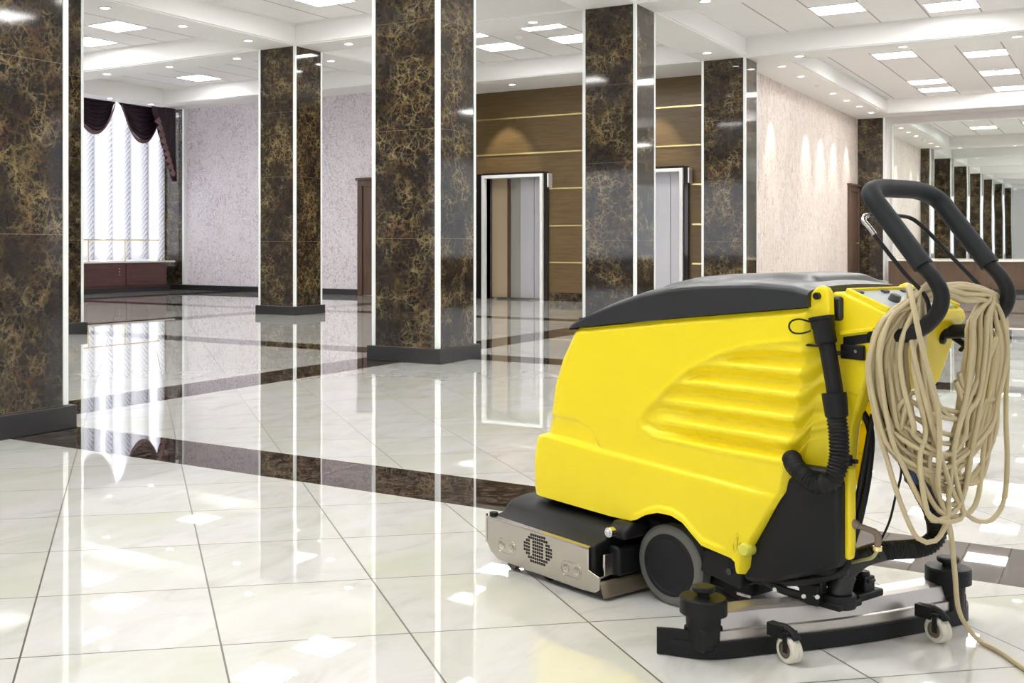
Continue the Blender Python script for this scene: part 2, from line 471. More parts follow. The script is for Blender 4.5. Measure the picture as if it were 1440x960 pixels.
# lounge ring and the raised soffit behind it
b = MB()
b.box(16.12, 16.45, 10.6, 15.66, ZB, ZC); b.box(XW, 16.12, 15.33, 15.66, ZB, ZC)
b.box(16.45, 18.2, 10.6, 17.25, 3.87, ZC); b.box(XW, 16.45, 15.66, 17.25, 3.87, ZC)
b.box(16.12, 16.85, 9.98, 10.6, ZB, ZC)
struct('trim_3', b, M['white'], smooth=0)
# moulded edge round every coffer
def coffer_mould(mb, x0, x1, y0, y1):
    for k, (z0, z1, w) in enumerate(((3.685, 3.70, .03), (3.70, 3.745, .018), (3.745, 3.76, .008), (3.945, 3.97, .02))):
        mb.box(x0, x0 + w, y0, y1, z0, z1); mb.box(x1 - w, x1, y0, y1, z0, z1)
        mb.box(x0 + w, x1 - w, y0, y0 + w, z0, z1); mb.box(x0 + w, x1 - w, y1 - w, y1, z0, z1)
b = MB()
for (x0, x1) in ((4.06, 7.95), (8.59, 12.4), (13.04, 16.85), (-.31, 3.42)):
    for (y0, y1) in ((.40, 4.55), (5.19, 9.34)): coffer_mould(b, x0, x1, y0, y1)
for (x0, x1) in ((4.06, 7.95), (8.59, 12.4), (13.04, 16.12)): coffer_mould(b, x0, x1, 9.98, 15.33)
coffer_mould(b, 17.49, 25.7, YS, 4.1)
struct('trim_4', b, M['white'], smooth=0)

# walls
b = MB(); b.box(18.2, 18.4, 10.6, 17.25, 0, 3.97)
struct('wall_lounge_end', b, M['wall_marble'], smooth=0)
# lift wall with two real openings
D1 = (8.36, 9.43); D2 = (5.93, 7.0); DH = 2.16
b = MB()
for y0, y1 in ((4.9, D2[0]), (D2[1], D1[0]), (D1[1], 10.6)): b.box(18.2, 18.4, y0, y1, 0, 3.67)
for d in (D1, D2): b.box(18.2, 18.4, d[0], d[1], DH, 3.67)
struct('wall_lift', b, M['wood_gold'], smooth=0)
b = MB(); b.box(17.49, 26.7, 4.8, 5.0, 0, 3.97)
struct('wall_right', b, M['wall_cream'], smooth=0)
b = MB(); b.box(26.56, 26.76, YS, 4.8, 0, 3.97)
struct('wall_mirror_side', b, M['wall_plain'], smooth=0)
b = MB(); b.box(XW - .2, XW, YS, 17.25, 0, .55); b.box(XW - .2, XW, YS, 17.25, 3.45, 3.97)
for y0, y1 in ((YS, -6.1), (-1.9, -.1), (4.1, 5.9), (10.1, 11.9), (16.1, 17.25)): b.box(XW - .2, XW, y0, y1, .55, 3.45)
struct('wall_back', b, M['wall_plain'], smooth=0)
b = MB(); b.box(XW, XE, YS - .2, YS, 0, .55); b.box(XW, XE, YS - .2, YS, 3.45, 3.97)
for x0, x1 in ((XW, -9.1), (-4.9, -3.1), (1.1, 2.9), (7.1, 8.9), (13.1, 14.9), (19.1, 20.9), (25.1, XE)): b.box(x0, x1, YS - .2, YS, .55, 3.45)
struct('wall_near', b, M['wall_plain'], smooth=0)
# window wall of the lounge: opening X 9..17.95
b = MB(); b.box(XW, 9.2, 17.25, 17.45, 0, 3.97); b.box(17.98, 18.4, 17.25, 17.45, 0, 3.97)
b.box(9.2, 17.98, 17.25, 17.45, 0, .5); b.box(9.2, 17.98, 17.25, 17.45, 3.87, 3.97)
struct('wall_window', b, M['wall_plain'], smooth=0)
b = MB()
b.box(9.2, 17.98, 17.34, 17.42, .5, .58); b.box(9.2, 17.98, 17.34, 17.42, 3.79, 3.87)
for k in range(7):
    x = 9.2 + k * 1.45; b.box(x, x + .08, 17.34, 17.42, .58, 3.79)
w1 = struct('window_1', b, M['white_metal'], smooth=0)
b = MB(); b.box(9.25, 17.93, 17.375, 17.385, .56, 3.82); b.build('window_pane', M['glass'], w1, smooth=0)
# dark marble pier in the lounge corner, with pale edge strips
b = MB(); b.box(18.13, 18.2, 16.66, 17.25, .12, 3.87)
p = struct('trim_5', b, M['column'], smooth=0)
b = MB(); b.box(18.11, 18.2, 16.60, 16.66, .12, 3.87); b.box(18.05, 18.13, 17.19, 17.25, .12, 3.87)
struct('trim_6', b, M['strip'], smooth=0)
# skirtings
b = MB(); b.box(18.165, 18.2, 12.2, 17.25, 0, .11)
struct('baseboard_lounge', b, M['granite'], smooth=0, bevel=.004)
b = MB()
for y0, y1 in ((5.0, 5.72), (7.2, 8.2), (9.6, 10.6), (10.6, 11.1)): b.box(18.17, 18.2, y0, y1, 0, .14)
struct('baseboard_lift', b, M['skirt'], smooth=0, bevel=.004)
b = MB(); b.box(17.52, 25.36, 4.77, 4.8, 0, .12)
struct('baseboard_right', b, M['granite'], smooth=0, bevel=.004)
# brass inlays across the wood
b = MB()
for z in (3.19, 2.56, 1.93, 1.29, .66):
    segs = [(4.9, 10.6)] if z > 2.25 else [(4.9, 5.75), (7.16, 8.22), (9.6, 10.6)]
    for y0, y1 in segs: b.box(18.185, 18.203, y0, y1, z - .014, z + .014)
struct('trim_7', b, M['gold'], smooth=0)

# door on the lounge end wall (only its left edge shows past the column)
def door_leaf(name, axis, a0, a1, face, H, mat):
    b = MB(); fw = .11; t = .05
    def bx(u0, u1, z0, z1, d0, d1):
        if axis == 'y': b.box(face - d1, face - d0, u0, u1, z0, z1)
        else: b.box(u0, u1, face - d1, face - d0, z0, z1)
    bx(a0, a0 + fw, 0, H - fw, 0, t); bx(a1 - fw, a1, 0, H - fw, 0, t); bx(a0, a1, H - fw, H, 0, t)
    bx(a0 - .03, a1 + .03, H, H + .045, 0, t + .03)
    o = struct(name, b, mat, smooth=0, bevel=.006)
    b = MB(); bx(a0 + fw + .004, a1 - fw - .004, .008, H - fw - .004, 0, .02)
    w = (a1 - a0 - 2 * fw)
    for z0, z1 in ((.16, .92), (1.02, H - fw - .14)):
        bx(a0 + fw + .12, a1 - fw - .12, z0, z1, .02, .03)
    b.build('door_panel', mat, o, bevel=.004)
    b = MB()
    if axis == 'y':
        b.cyl((face - .02, a0 + fw + .06, 1.0), (face - .075, a0 + fw + .06, 1.0), .012); b.cyl((face - .07, a0 + fw + .06, 1.0), (face - .07, a0 + fw + .18, 1.0), .009)
    else:
        b.cyl((a1 - fw - .06, face - .02, 1.0), (a1 - fw - .06, face - .075, 1.0), .012); b.cyl((a1 - fw - .06, face - .07, 1.0), (a1 - fw - .18, face - .07, 1.0), .009)
    b.build('door_handle', M['gold'], o)
    return o
door_leaf('door_1', 'y', 11.1, 12.18, 18.2, 2.2, M['darkwood'])
door_leaf('door_2', 'x', 25.40, 26.46, 4.8, 2.2, M['darkwood'])

# lifts: deep frame, steel doors set back, their reflections painted as tinted strips
for i, (y0, y1) in enumerate((D1, D2)):
    b = MB()
    b.box(18.15, 18.2, y0 - .13, y0 - .055, 0, DH + .065); b.box(18.15, 18.2, y1 + .055, y1 + .17, 0, DH + .065)
    b.box(18.15, 18.2, y0 - .055, y1 + .055, DH + .02, DH + .075)
    o = struct('door_%d' % (3 + i), b, plain('black polished stone surround', (.02, .018, .018), .05).m, smooth=0, bevel=.003)
    b = MB()
    b.box(18.10, 18.34, y0 - .055, y0, 0, DH + .035); b.box(18.10, 18.34, y1, y1 + .055, 0, DH + .035)
    b.box(18.10, 18.34, y0, y1, DH - .02, DH + .035)
    b.build('door_frame', M['white_metal'], o, bevel=.004)
    b = MB(); m = (y0 + y1) / 2
    b.box(18.40, 18.43, y0 - .02, y0 + .235, .03, DH); b.build('door_panel', M['steel_door'], o, smooth=0)
    b = MB(); b.box(18.40, 18.43, y0 + .245, y0 + .50, .03, DH); b.build('door_panel', M['steel_door'], o, smooth=0)
    b = MB(); b.box(18.42, 18.44, y0 + .50, y0 + .70, .03, DH); b.build('door_panel', M['lift_grey'], o, smooth=0)
    b = MB(); b.box(18.42, 18.44, y0 + .715, y0 + .77, .03, DH); b.build('door_edge', M['darkwood'], o, smooth=0)  # dark brown strip painted among the door reflections
    b = MB(); b.box(18.41, 18.44, y0 + .77, y1 + .02, .03, DH); b.build('door_panel', M['beige_metal'], o, smooth=0)
    b = MB(); b.box(18.34, 18.46, y0 - .02, y0 + .003, 0, DH); b.box(18.34, 18.46, y1 - .003, y1 + .02, 0, DH)
    b.box(18.34, 18.46, y0, y1, DH - .003, DH + .02)
    b.build('door_jamb', M['darkgrey'], o, smooth=0)
    b = MB(); b.box(18.34, 18.46, y0, y1, .0, .03); b.build('door_sill', M['steel'], o, smooth=0)
# lobby behind the lift panels is closed by a back wall
b = MB(); b.box(18.46, 18.5, 5.0, 10.6, 0, 3.97)
struct('wall_shaft', b, M['wall_plain'], smooth=0)

# mirror wall
b = MB(); b.box(26.535, 26.56, -7.9, 4.10, .66, 3.50)
mir = b.build('wall_mirror', M['mirror'], smooth=0)
tag(mir, 'huge wall mirror above the long brown counter reflecting the row of columns', 'mirror')
b = MB(); b.box(26.50, 26.56, 4.10, 4.13, .66, 3.50); b.box(26.50, 26.56, -7.93, -7.9, .66, 3.50); b.box(26.51, 26.56, -7.9, 4.10, 3.50, 3.53)
b.build('mirror_frame', M['strip'], mir, smooth=0)

# ------------------------------------------------------------------ columns
CW = .64
def column(x, y, label=None, group=None, w=CW):
    e = empty('marble_column', (x + w / 2, y + w / 2, 0))
    tag(e, label or 'dark brown veined marble column with pale corner strips, seen only in the mirror', 'column', group or 'square marble columns of the hall')
    h = w / 2; s = .036
    b = MB(); b.box(-h + .006, h - .006, -h + .006, h - .006, .12, ZB)
    b.build('shaft', M['column'], e, smooth=0)
    for sx in (-1, 1):
        for sy in (-1, 1):
            b = MB(); X0, X1 = sorted((sx * h, sx * (h - s))); Y0, Y1 = sorted((sy * h, sy * (h - s)))
            b.box(X0, X1, Y0, Y1, .12, ZB); b.build('corner_strip', M['strip'], e, smooth=0, bevel=.003)
    b = MB(); h2 = h + .03; b.box(-h2, h2, -h2, h2, 0, .12)
    b.build('plinth', M['granite'], e, smooth=0, bevel=.004)
    return e
G = 'square marble columns of the hall'
column(3.44, 4.55, 'dark gold-veined marble column cut by the left edge of the photo, nearest of all columns')
column(7.95, 4.55, 'large dark marble column standing free left of the yellow machine, lift doors beside it')
column(12.4, 4.55, 'dark marble column between the two lift doorways, its foot hidden by the machine lid')
column(16.85, 4.55, 'dark marble column at the corner where the cream wall begins')
column(7.95, 9.34, 'dark marble column showing only as a narrow strip behind the nearest column')
column(12.4, 9.34, 'dark marble column in front of the pink white wall, curtain reflected in it')
column(16.85, 9.34, 'dark marble column hidden behind the large free-standing column')
for x in (-9.85, -5.4, -.95):
    column(x, 4.55)
# engaged column beside the mirror
e = empty('marble_column', (26.75, 4.54, 0)); tag(e, 'narrow dark marble column at the far end of the cream wall beside the mirror', 'column', G)
b = MB(); b.box(-.25, -.19, -.24, .26, .12, ZB); b.build('shaft', M['column'], e, smooth=0)
b = MB(); b.box(-.26, -.19, -.29, -.24, .12, ZB); b.build('corner_strip', M['strip'], e, smooth=0)
b = MB(); b.box(-.28, -.19, -.31, .26, 0, .12); b.build('plinth', M['granite'], e, smooth=0)

# ------------------------------------------------------------------ ceiling lights
def panel_proto():
    e = empty('ceiling_light', (0, 0, 0))
    b = MB(); f = .02
    b.box(-.3, -.3 + f, -.3, .3, -.012, 0); b.box(.3 - f, .3, -.3, .3, -.012, 0); b.box(-.3 + f, .3 - f, -.3, -.3 + f, -.012, 0); b.box(-.3 + f, .3 - f, .3 - f, .3, -.012, 0)
    b.build('frame', M['white_metal'], e, smooth=0)
    b = MB(); b.box(-.28, .28, -.28, .28, -.008, 0); b.build('diffuser', M['panel_light'], e, smooth=0)
    return e
PG = 'square ceiling light panels'
panels = [
 (15.54, 3.05, 'light panel at the top photo edge above the corner column, left one of two'),
 (16.14, 1.83, 'light panel at the top photo edge above the handle, right one of two'),
 (19.82, 3.05, 'nearest light panel in the left row of the big right coffer'),
 (23.38, 3.05, 'square light panel in the left row of the right coffer, second of three'),
 (24.64, 3.05, 'square light panel in the left row of the right coffer, farthest of three'),
 (20.44, 1.84, 'nearest light panel in the right row of the big right coffer'),
 (22.80, 1.84, 'square light panel in the right row of the right coffer, second of three'),
 (25.20, 1.84, 'farthest light panel in the right row of the right coffer, cut by photo edge'),
 (15.58, 7.85, 'square light panel above the first lift doorway, left of the other'),
 (15.58, 6.65, 'square light panel above the lifts, touching the column between the doorways'),
 (14.38, 7.85, 'thin-looking light panel above the lifts half hidden by the beam, left one'),
 (14.38, 6.65, 'thin-looking light panel above the lifts half hidden by the beam, right one'),
 (11.15, 11.45, 'square light panel at top left above the lounge, upper one of two'),
 (11.75, 12.65, 'square light panel at top left above the lounge, lower one of two beside the column'),
 (15.40, 13.77, 'square light panel deep in the lounge ceiling in front of the pink wall'),
]
hidden = [(11.36, 8.12), (10.2, 8.12), (11.45, 11.8 + 1.3),  # first ones follow floor glare; extra lounge panels added to brighten it
          (5.2, 8.1), (6.8, 8.1), (5.2, 6.3), (6.8, 6.3), (5.2, 12.0), (6.8, 12.0), (5.2, 13.8), (9.2, 13.8),
          (5.3, 3.2), (6.8, 3.2), (5.3, 1.5), (6.8, 1.5), (9.8, 3.2), (11.2, 3.2), (9.8, 1.5), (11.2, 1.5), (14.0, 1.6), (14.5, 10.6), (10.0, 10.6),
          (.8, 3.2), (2.3, 3.2), (.8, 1.5), (2.3, 1.5), (-3, 3.2), (-3, 1.5), (-7, 3.2), (-7, 1.5), (.8, 7.8), (2.3, 6.3),
          (19.8, -.6), (22.8, -.6), (25, -.6), (19.8, -3), (22.8, -3), (25, -3), (5.3, -1.5), (9.8, -1.5), (14, -1.5), (9.8, -3), (14, -3), (5.3, -3), (1.5, -1.5)]
proto = panel_proto(); first = True
for x, y, lb in panels:
    o = proto if first else dup(proto, loc=(x, y, ZC)); first = False
    o.location = (x, y, ZC); tag(o, lb, 'ceiling light', PG)
for x, y in hidden:
    o = dup(proto, loc=(x, y, ZC)); tag(o, 'square ceiling light panel outside the view, seen only as floor glare', 'ceiling light', 'light panels seen as floor glare')

def down_proto():
    e = empty('downlight', (0, 0, 0))
    b = MB(); b.lathe((0, 0, 0), (0, 0, -.012), [(0, .075), (.6, .075), (1, .062), (.6, .052), (0, .05)], 24, False); b.build('rim', M['white_metal'], e)
    b = MB(); b.cyl((0, 0, -.006), (0, 0, -.001), .051, n=24); b.build('lens', M['lamp_lens'], e)
    return e
dp = down_proto(); first = True
downs = [
 (18.01, 4.33, 'downlight over the cream wall, first after the corner column'),
 (19.24, 4.33, 'downlight over the cream wall, second from the corner column'),
 (21.71, 4.34, 'downlight over the cream wall, third from the corner column'),
 (22.89, 4.34, 'downlight over the cream wall, fourth from the corner column'),
 (24.04, 4.33, 'downlight over the cream wall, fifth from the corner column'),
 (25.29, 4.33, 'downlight over the cream wall, last one before the mirror'),
 (17.16, 3.88, 'downlight in the cross beam just right of the corner column'),
 (17.16, 2.54, 'downlight in the cross beam, middle of its three'),
 (17.16, 1.19, 'downlight in the cross beam, rightmost, near the photo edge'),
 (12.71, 3.87, 'downlight at the top edge of the photo right of the middle column'),
 (16.14, 4.89, 'downlight in the beam just left of the corner column'),
 (12.72, 5.96, 'downlight in the beam between the big column and the middle column'),
 (17.45, 8.56, 'downlight close to the wood wall above the first lift'),
 (17.45, 6.35, 'downlight close to the wood wall above the second lift, hidden by the middle column'),
 (9.18, 9.63, 'downlight in the long beam at top left, nearest of three'),
 (10.48, 9.63, 'downlight in the long beam at top left, middle of three'),
 (11.72, 9.60, 'downlight in the long beam at top left, next to the column by the pink wall'),
 (12.74, 10.65, 'downlight in the lounge cross beam, nearest to the column by the pink wall'),
 (12.75, 11.99, 'downlight in the lounge cross beam, middle of its three'),
 (12.73, 13.32, 'downlight in the lounge cross beam, leftmost of its three'),
 (14.86, 15.47, 'downlight in the soffit above the plum drapes, left one'),
 (15.94, 15.47, 'downlight in the soffit above the plum drapes, right one near the lounge corner'),
 (12.67, 8.64, 'downlight just right of the column by the pink wall, upper one'),
 (13.69, 9.65, 'downlight just right of the column by the pink wall, lower one'),
]
for x, y, lb in downs:
    o = dp if first else dup(dp, loc=(x, y, ZB)); first = False
    o.location = (x, y, ZB); tag(o, lb, 'downlight', 'small round downlights')
def spot(x, y, z, power, angle=62, blend=.55, tilt=(0, 0), color=(1, .93, .86), r=.03):
    d = bpy.data.lights.new('downlight_lamp', 'SPOT'); d.energy = power; d.spot_size = math.radians(angle); d.spot_blend = blend; d.color = color; d.shadow_soft_size = r
    o = bpy.data.objects.new('downlight_lamp', d); COL.objects.link(o); o.location = (x, y, z); o.rotation_euler = (tilt[0], tilt[1], 0)
for x in (18.01, 19.24, 21.71, 22.89, 24.04, 25.29): spot(x, 4.42, ZB - .05, SPOT_W * 1.6, 44, .45, (.16, 0))
for y in (9.0, 6.35): spot(17.72, y, ZB - .06, SPOT_W * 1.4, 60, .5, (0, -.2))
for y in (3.5, 1.9): spot(26.2, y, ZB - .05, SPOT_W, 90, .6)

# ceiling smoke detectors
b = MB(); b.lathe((0, 0, 0), (0, 0, -.05), [(0, .055), (.4, .055), (.7, .045), (1, .02)], 20); sd = b.build('smoke_detector', M['white_metal'])
for i, (x, y, z, lb) in enumerate(((20.5, 4.33, ZB, 'small round smoke detector between two downlights over the cream wall'),
                              (22.3, 1.84, ZC, 'small round detector between light panels in the right coffer'),
                              (15.0, 7.25, ZC, 'small round detector on the ceiling above the lifts'))):
    o = sd if i == 0 else dup(sd); o.location = (x, y, z); tag(o, lb, 'smoke detector', 'smoke detectors')

# lift indicator signs beside the doors
for i, y in enumerate((8.18, 5.76)):
    b = MB(); b.box(-.16, 0, -.012, .012, -.12, .12)
    o = b.build('indicator_panel', M['white_metal'], bevel=.004); o.location = (18.2, y, 2.07)
    tag(o, ('small white flag panel at the top right of the first lift doorway', 'small white flag panel at the top right of the second lift doorway')[i], 'sign panel', 'lift flag panels')
    b = MB(); b.box(-.14, -.02, -.014, -.012, -.09, .09); b.build('face', plain('pale lilac panel', (.75, .74, .82), .3).m, o)

# ------------------------------------------------------------------ lounge counter, rail, curtains
cab = empty('radiator_cabinet', (13.3, 17.0, 0)); tag(cab, 'long low reddish wood cabinet with pale top under the curtained window', 'cabinet')
b = MB(); b.box(-4.1, 4.45, -.22, .24, .1, .60); b.build('body', M['cabinet'], cab, smooth=0)
b = MB(); b.box(-4.1, 4.66, -.28, .25, .60, .635); b.build('top', M['stone_top'], cab, bevel=.005)
b = MB(); b.box(-4.1, 4.55, -.24, .24, 0, .1); b.build('toe_kick', M['granite'], cab, smooth=0)
for k in range(7):
    x0 = -4.05 + k * 1.22
    b = MB(); b.box(x0, x0 + 1.16, -.245, -.22, .14, .57)
    p = b.build('panel', M['cabinet'], cab, bevel=.006)
    b = MB(); b.box(x0 + .12, x0 + 1.04, -.256, -.245, .22, .49); b.build('raised_field', M['cabinet'], p, bevel=.008)
for k, (x, z) in enumerate(((3.05, .48), (3.05, .42), (3.05, .36))):
    b = MB(); b.cyl((x, -.262, z), (x, -.245, z), .012, n=12); b.build('knob', M['chrome'], cab)
rail = empty('brass_rail', (13.3, 16.9, .635)); tag(rail, 'thin brass handrail on slim posts above the lounge cabinet', 'rail')
b = MB(); b.tube([(-4.1, 0, .43), (0, 0, .43), (4.35, 0, .43)], .014, 12); b.build('handrail', M['gold'], rail)
for x in (-3.5, -2.5, -1.5, -.58, .38 - .98 + 1.0 + 1.0, 2.38 - .02, 3.36):
    b = MB(); b.cyl((x, 0, 0), (x, 0, .42), .011, n=12); b.cyl((x, 0, 0), (x, 0, .012), .03, n=16); b.build('post', M['gold'], rail)

# ruched sheers
def sheer(x0, x1, zt, zb, y, nr, label, sag):
    """white net curtain gathered on nr vertical cords: folds droop between the cords"""
    nu = nr * 22 + 1; nv = 260
    def fn(u, v):
        x = x0 + (x1 - x0) * u; z = zb + (zt - zb) * v
        ph = u * nr; d = abs(ph - round(ph)) * 2           # 0 at a cord, 1 mid swag
        w = math.exp(-(d / .42) ** 2)
        fold = math.sin((z - sag * (d ** 1.15)) * 2 * PI / .085 + 1.3 * math.sin(x * 3) + .6 * math.sin(z * 2.1))
        dy = -.028 * w * (.5 + .5 * fold) - .05 * (1 - d) ** 2 + .02 * math.sin(d * PI)
        dy += .006 * noise.noise(Vector((x * 5, z * 4, y)))
        return (x, y + dy, z)
    b = MB(); b.grid(fn, nu, nv)
    o = b.build('sheer_curtain', M['sheer']); o.data.shade_smooth()
    return tag(o, label, 'curtain')
sheer(9.3, 17.9, 3.84, .66, 17.05, 17, 'tall white ruched sheer curtain covering the whole lounge window', .26)

def swag(xc, w, zt, drop, y, name='swag'):
    nu, nv = 49, 70
    def fn(u, v):
        s = 2 * u - 1
        x = xc + s * w / 2 * (1 - .12 * v)
        prof = (1 - abs(s) ** 2.2)
        z = zt - v * (.02 + drop * prof) - .0 * v
        f = math.sin(v * 2 * PI * 8)
        dy = -.045 * (.5 + .5 * f) * (.3 + .7 * prof) - .08 * math.sin(v * PI * .6) * prof
        return (x, y + dy, z)
    b = MB(); b.grid(fn, nu, nv)
    return b
VAL = 'plum satin window drapes'
def swag_thing(xc, w, drop, label):
    e = empty('swag_valance', (xc, 16.9, 3.86)); tag(e, label, 'valance', VAL)
    o = swag(0, w, 0, drop, 0).build('drape', M['plum'], e); o.data.shade_smooth()
    b = MB()
    n = 60
    for k in range(n):
        s = 2 * (k + .5) / n - 1; prof = 1 - abs(s) ** 2.2
        x = s * w / 2 * .88; z = -(.02 + drop * prof)
        b.box(x - .008, x + .008, -.07, -.055, z - .07, z + .01)
    b.build('fringe', M['plum_light'], e, smooth=0)
swag_thing(14.42, 1.3, .62, 'plum swag valance hidden behind the nearest column, left of the visible ones')
swag_thing(15.76, 1.3, .62, 'dark plum scalloped swag at the left of the visible window, cut by the column strip')
swag_thing(17.10, 1.32, .70, 'dark plum scalloped swag at the right of the window, beside the dark corner pier')
# cascade tail
e = empty('cascade_drape', (17.50, 16.70, 3.86)); tag(e, 'plum cascade tail with rose zigzag lining hanging at the right end of the window', 'drape', VAL)
def tail(off, y, wid):
    nv = 90
    def fn(u, v):
        right = .45
        left = -.36 + .62 * v ** 1.1 + .05 * abs(((v * 7) % 1) - .5) + off
        x = left + (right - left) * u
        z = -v * (1.55)  + .10 * (1 - u) * 0
        dy = -.05 * math.sin(u * 2 * PI * 2.5) * (.4 + .6 * v) + y
        return (x, dy, z)
    b = MB(); b.grid(fn, 40, nv); return b
o = tail(0.06, 0, .5).build('tail', M['plum'], e); o.data.shade_smooth()
b = MB()
for k in range(9):
    v0 = .20 + k * .085; z = -1.55 * v0; x = -.36 + .62 * v0 ** 1.1 + .05
    b.prism([(x - .10, z - .03), (x + .04, z + .07), (x + .10, z - .02), (x + .06, z - .09)], 'y', -.115, -.10)
b.build('lining', M['plum_light'], e, smooth=0)

# long counter below the mirror
cn = empty('long_counter', (25.95, -1.9, 0)); tag(cn, 'long low brown wood counter with cream top below the big mirror', 'counter')
b = MB(); b.box(-.50, .58, -6, 5.93, .1, .635); b.build('body', M['counterwood'], cn, smooth=0)
b = MB(); b.box(-.55, .58, -6, 5.95, .635, .675); b.build('top', M['stone_top'], cn, bevel=.006)
b = MB(); b.box(-.48, .58, -6, 5.9, 0, .1); b.build('toe_kick', M['granite'], cn, smooth=0)
for k in range(8):
    y1 = 5.87 - k * 1.48
    b = MB(); b.box(-.512, -.50, y1 - 1.42, y1, .14, .20); b.box(-.512, -.50, y1 - 1.42, y1, .555, .615); b.box(-.512, -.50, y1 - 1.42, y1 - 1.34, .2, .555); b.box(-.512, -.50, y1 - .08, y1, .2, .555)
    b.build('panel_frame', M['counterwood'], cn, bevel=.004)

# ------------------------------------------------------------------ the floor scrubber
# local frame: x forward along the machine, y to its left, z up; origin on the floor under the left wheel
def cam_to_world(r, d):
    F = Vector((math.cos(HEAD), math.sin(HEAD))); R = Vector((math.sin(HEAD), -math.cos(HEAD)))
    return F * d + R * r
_o = cam_to_world(.873, 2.997)
MLOC = (_o.x, _o.y, 0); MROT = HEAD + math.radians(34.5)
sc = empty('floor_scrubber', MLOC, MROT)
tag(sc, 'big yellow walk-behind floor scrubber with black lid and black handle loop', 'floor scrubber')
SY0, SY1 = .015, -.385               # left and right flank of the body

ZT = [(-.46, .808), (-.39, .803), (0, .757), (.365, .708), (.5, .69)]
def zbot(a):
    return interp([(-.30, .20), (-.262, .20), (-.224, .175), (-.221, .142), (-.212, .142), (-.207, .168), (-.195, .176), (-.16, .183), (-.11, .190), (-.08, .212), (-.05, .236), (-.015, .247),
                   (.03, .246), (.07, .232), (.10, .214), (.125, .205), (.2, .203), (.53, .211)], a)
AR = [(.14, -.216), (.195, -.224), (.362, -.321), (.44, -.338), (.657, -.376), (.803, -.392)]     # rear edge of the flank
AF = [(.205, .515), (.23, .522), (.30, .525), (.365, .515), (.383, .507), (.395, .478), (.45, .462), (.54, .446), (.62, .415), (.70, .368), (.81, .30)]
REC = [(-.45, .728), (-.332, .718), (-.253, .706), (-.15, .673), (-.062, .630), (.006, .577), (.078, .512), (.100, .482), (.097, .462), (.054, .445), (-.128, .437), (-.297, .437), (-.45, .437)]
def poly_dist(px, pz, poly):
    """signed distance, positive inside"""
    inside = False; best = 9
    n = len(poly)
    for i in range(n):
        x0, z0 = poly[i]; x1, z1 = poly[(i + 1) % n]
        if (z0 > pz) != (z1 > pz) and px < (x1 - x0) * (pz - z0) / (z1 - z0) + x0: inside = not inside
        dx, dz = x1 - x0, z1 - z0
        t = max(0, min(1, ((px - x0) * dx + (pz - z0) * dz) / (dx * dx + dz * dz)))
        best = min(best, math.hypot(px - x0 - t * dx, pz - z0 - t * dz))
    return best if inside else -best
POCK = [(.60, .452), (.40, .452), (.335, .450), (.285, .436), (.262, .412), (.245, .382), (.60, .397)]
def seam_z(a): return interp([(-.4, .345), (-.263, .353), (.242, .378), (.45, .394), (.55, .384)], a)
def flank(a, z):
    """outward displacement of the moulded side"""
    d = .0
    d += .010 * (1 - sstep(seam_z(a) - .006, seam_z(a) + .006, z)) * sstep(-.36, -.24, a)
    di = poly_dist(a, z, REC)
    if di > -.02:
        ins = sstep(-.004, .018, di)
        tip = sstep(.0, .07, di + .01)
        rid = math.sin((z - .469) * 2 * PI / .0555)
        d += -.012 * ins + .0078 * rid * ins * sstep(.08, -.08, a) * 1.0 + .0035 * rid * ins
        d += .0022 * math.exp(-((di + .004) / .006) ** 2)
    dp = poly_dist(a, z, POCK)
    if dp > -.02: d -= .006 * sstep(-.004, .008, dp)
    # lip round the wheel arch
    zb = zbot(a)
    if -.23 < a < .13: d += .006 * (1 - sstep(.010, .022, z - zb)) * sstep(-.20, -.15, a) * sstep(.13, .09, a)
    # shoulder towards the top
    zt = interp(ZT, a); d -= .010 * sstep(.02, .0, zt - z) ** 1.5
    return d
NT_, NS = 170, 190
def zmap(a, t):
    zl = .315
    if t < .3: return zbot(a) + (zl - zbot(a)) * t / .3
    return zl + (interp(ZT, a) - zl) * (t - .3) / .7
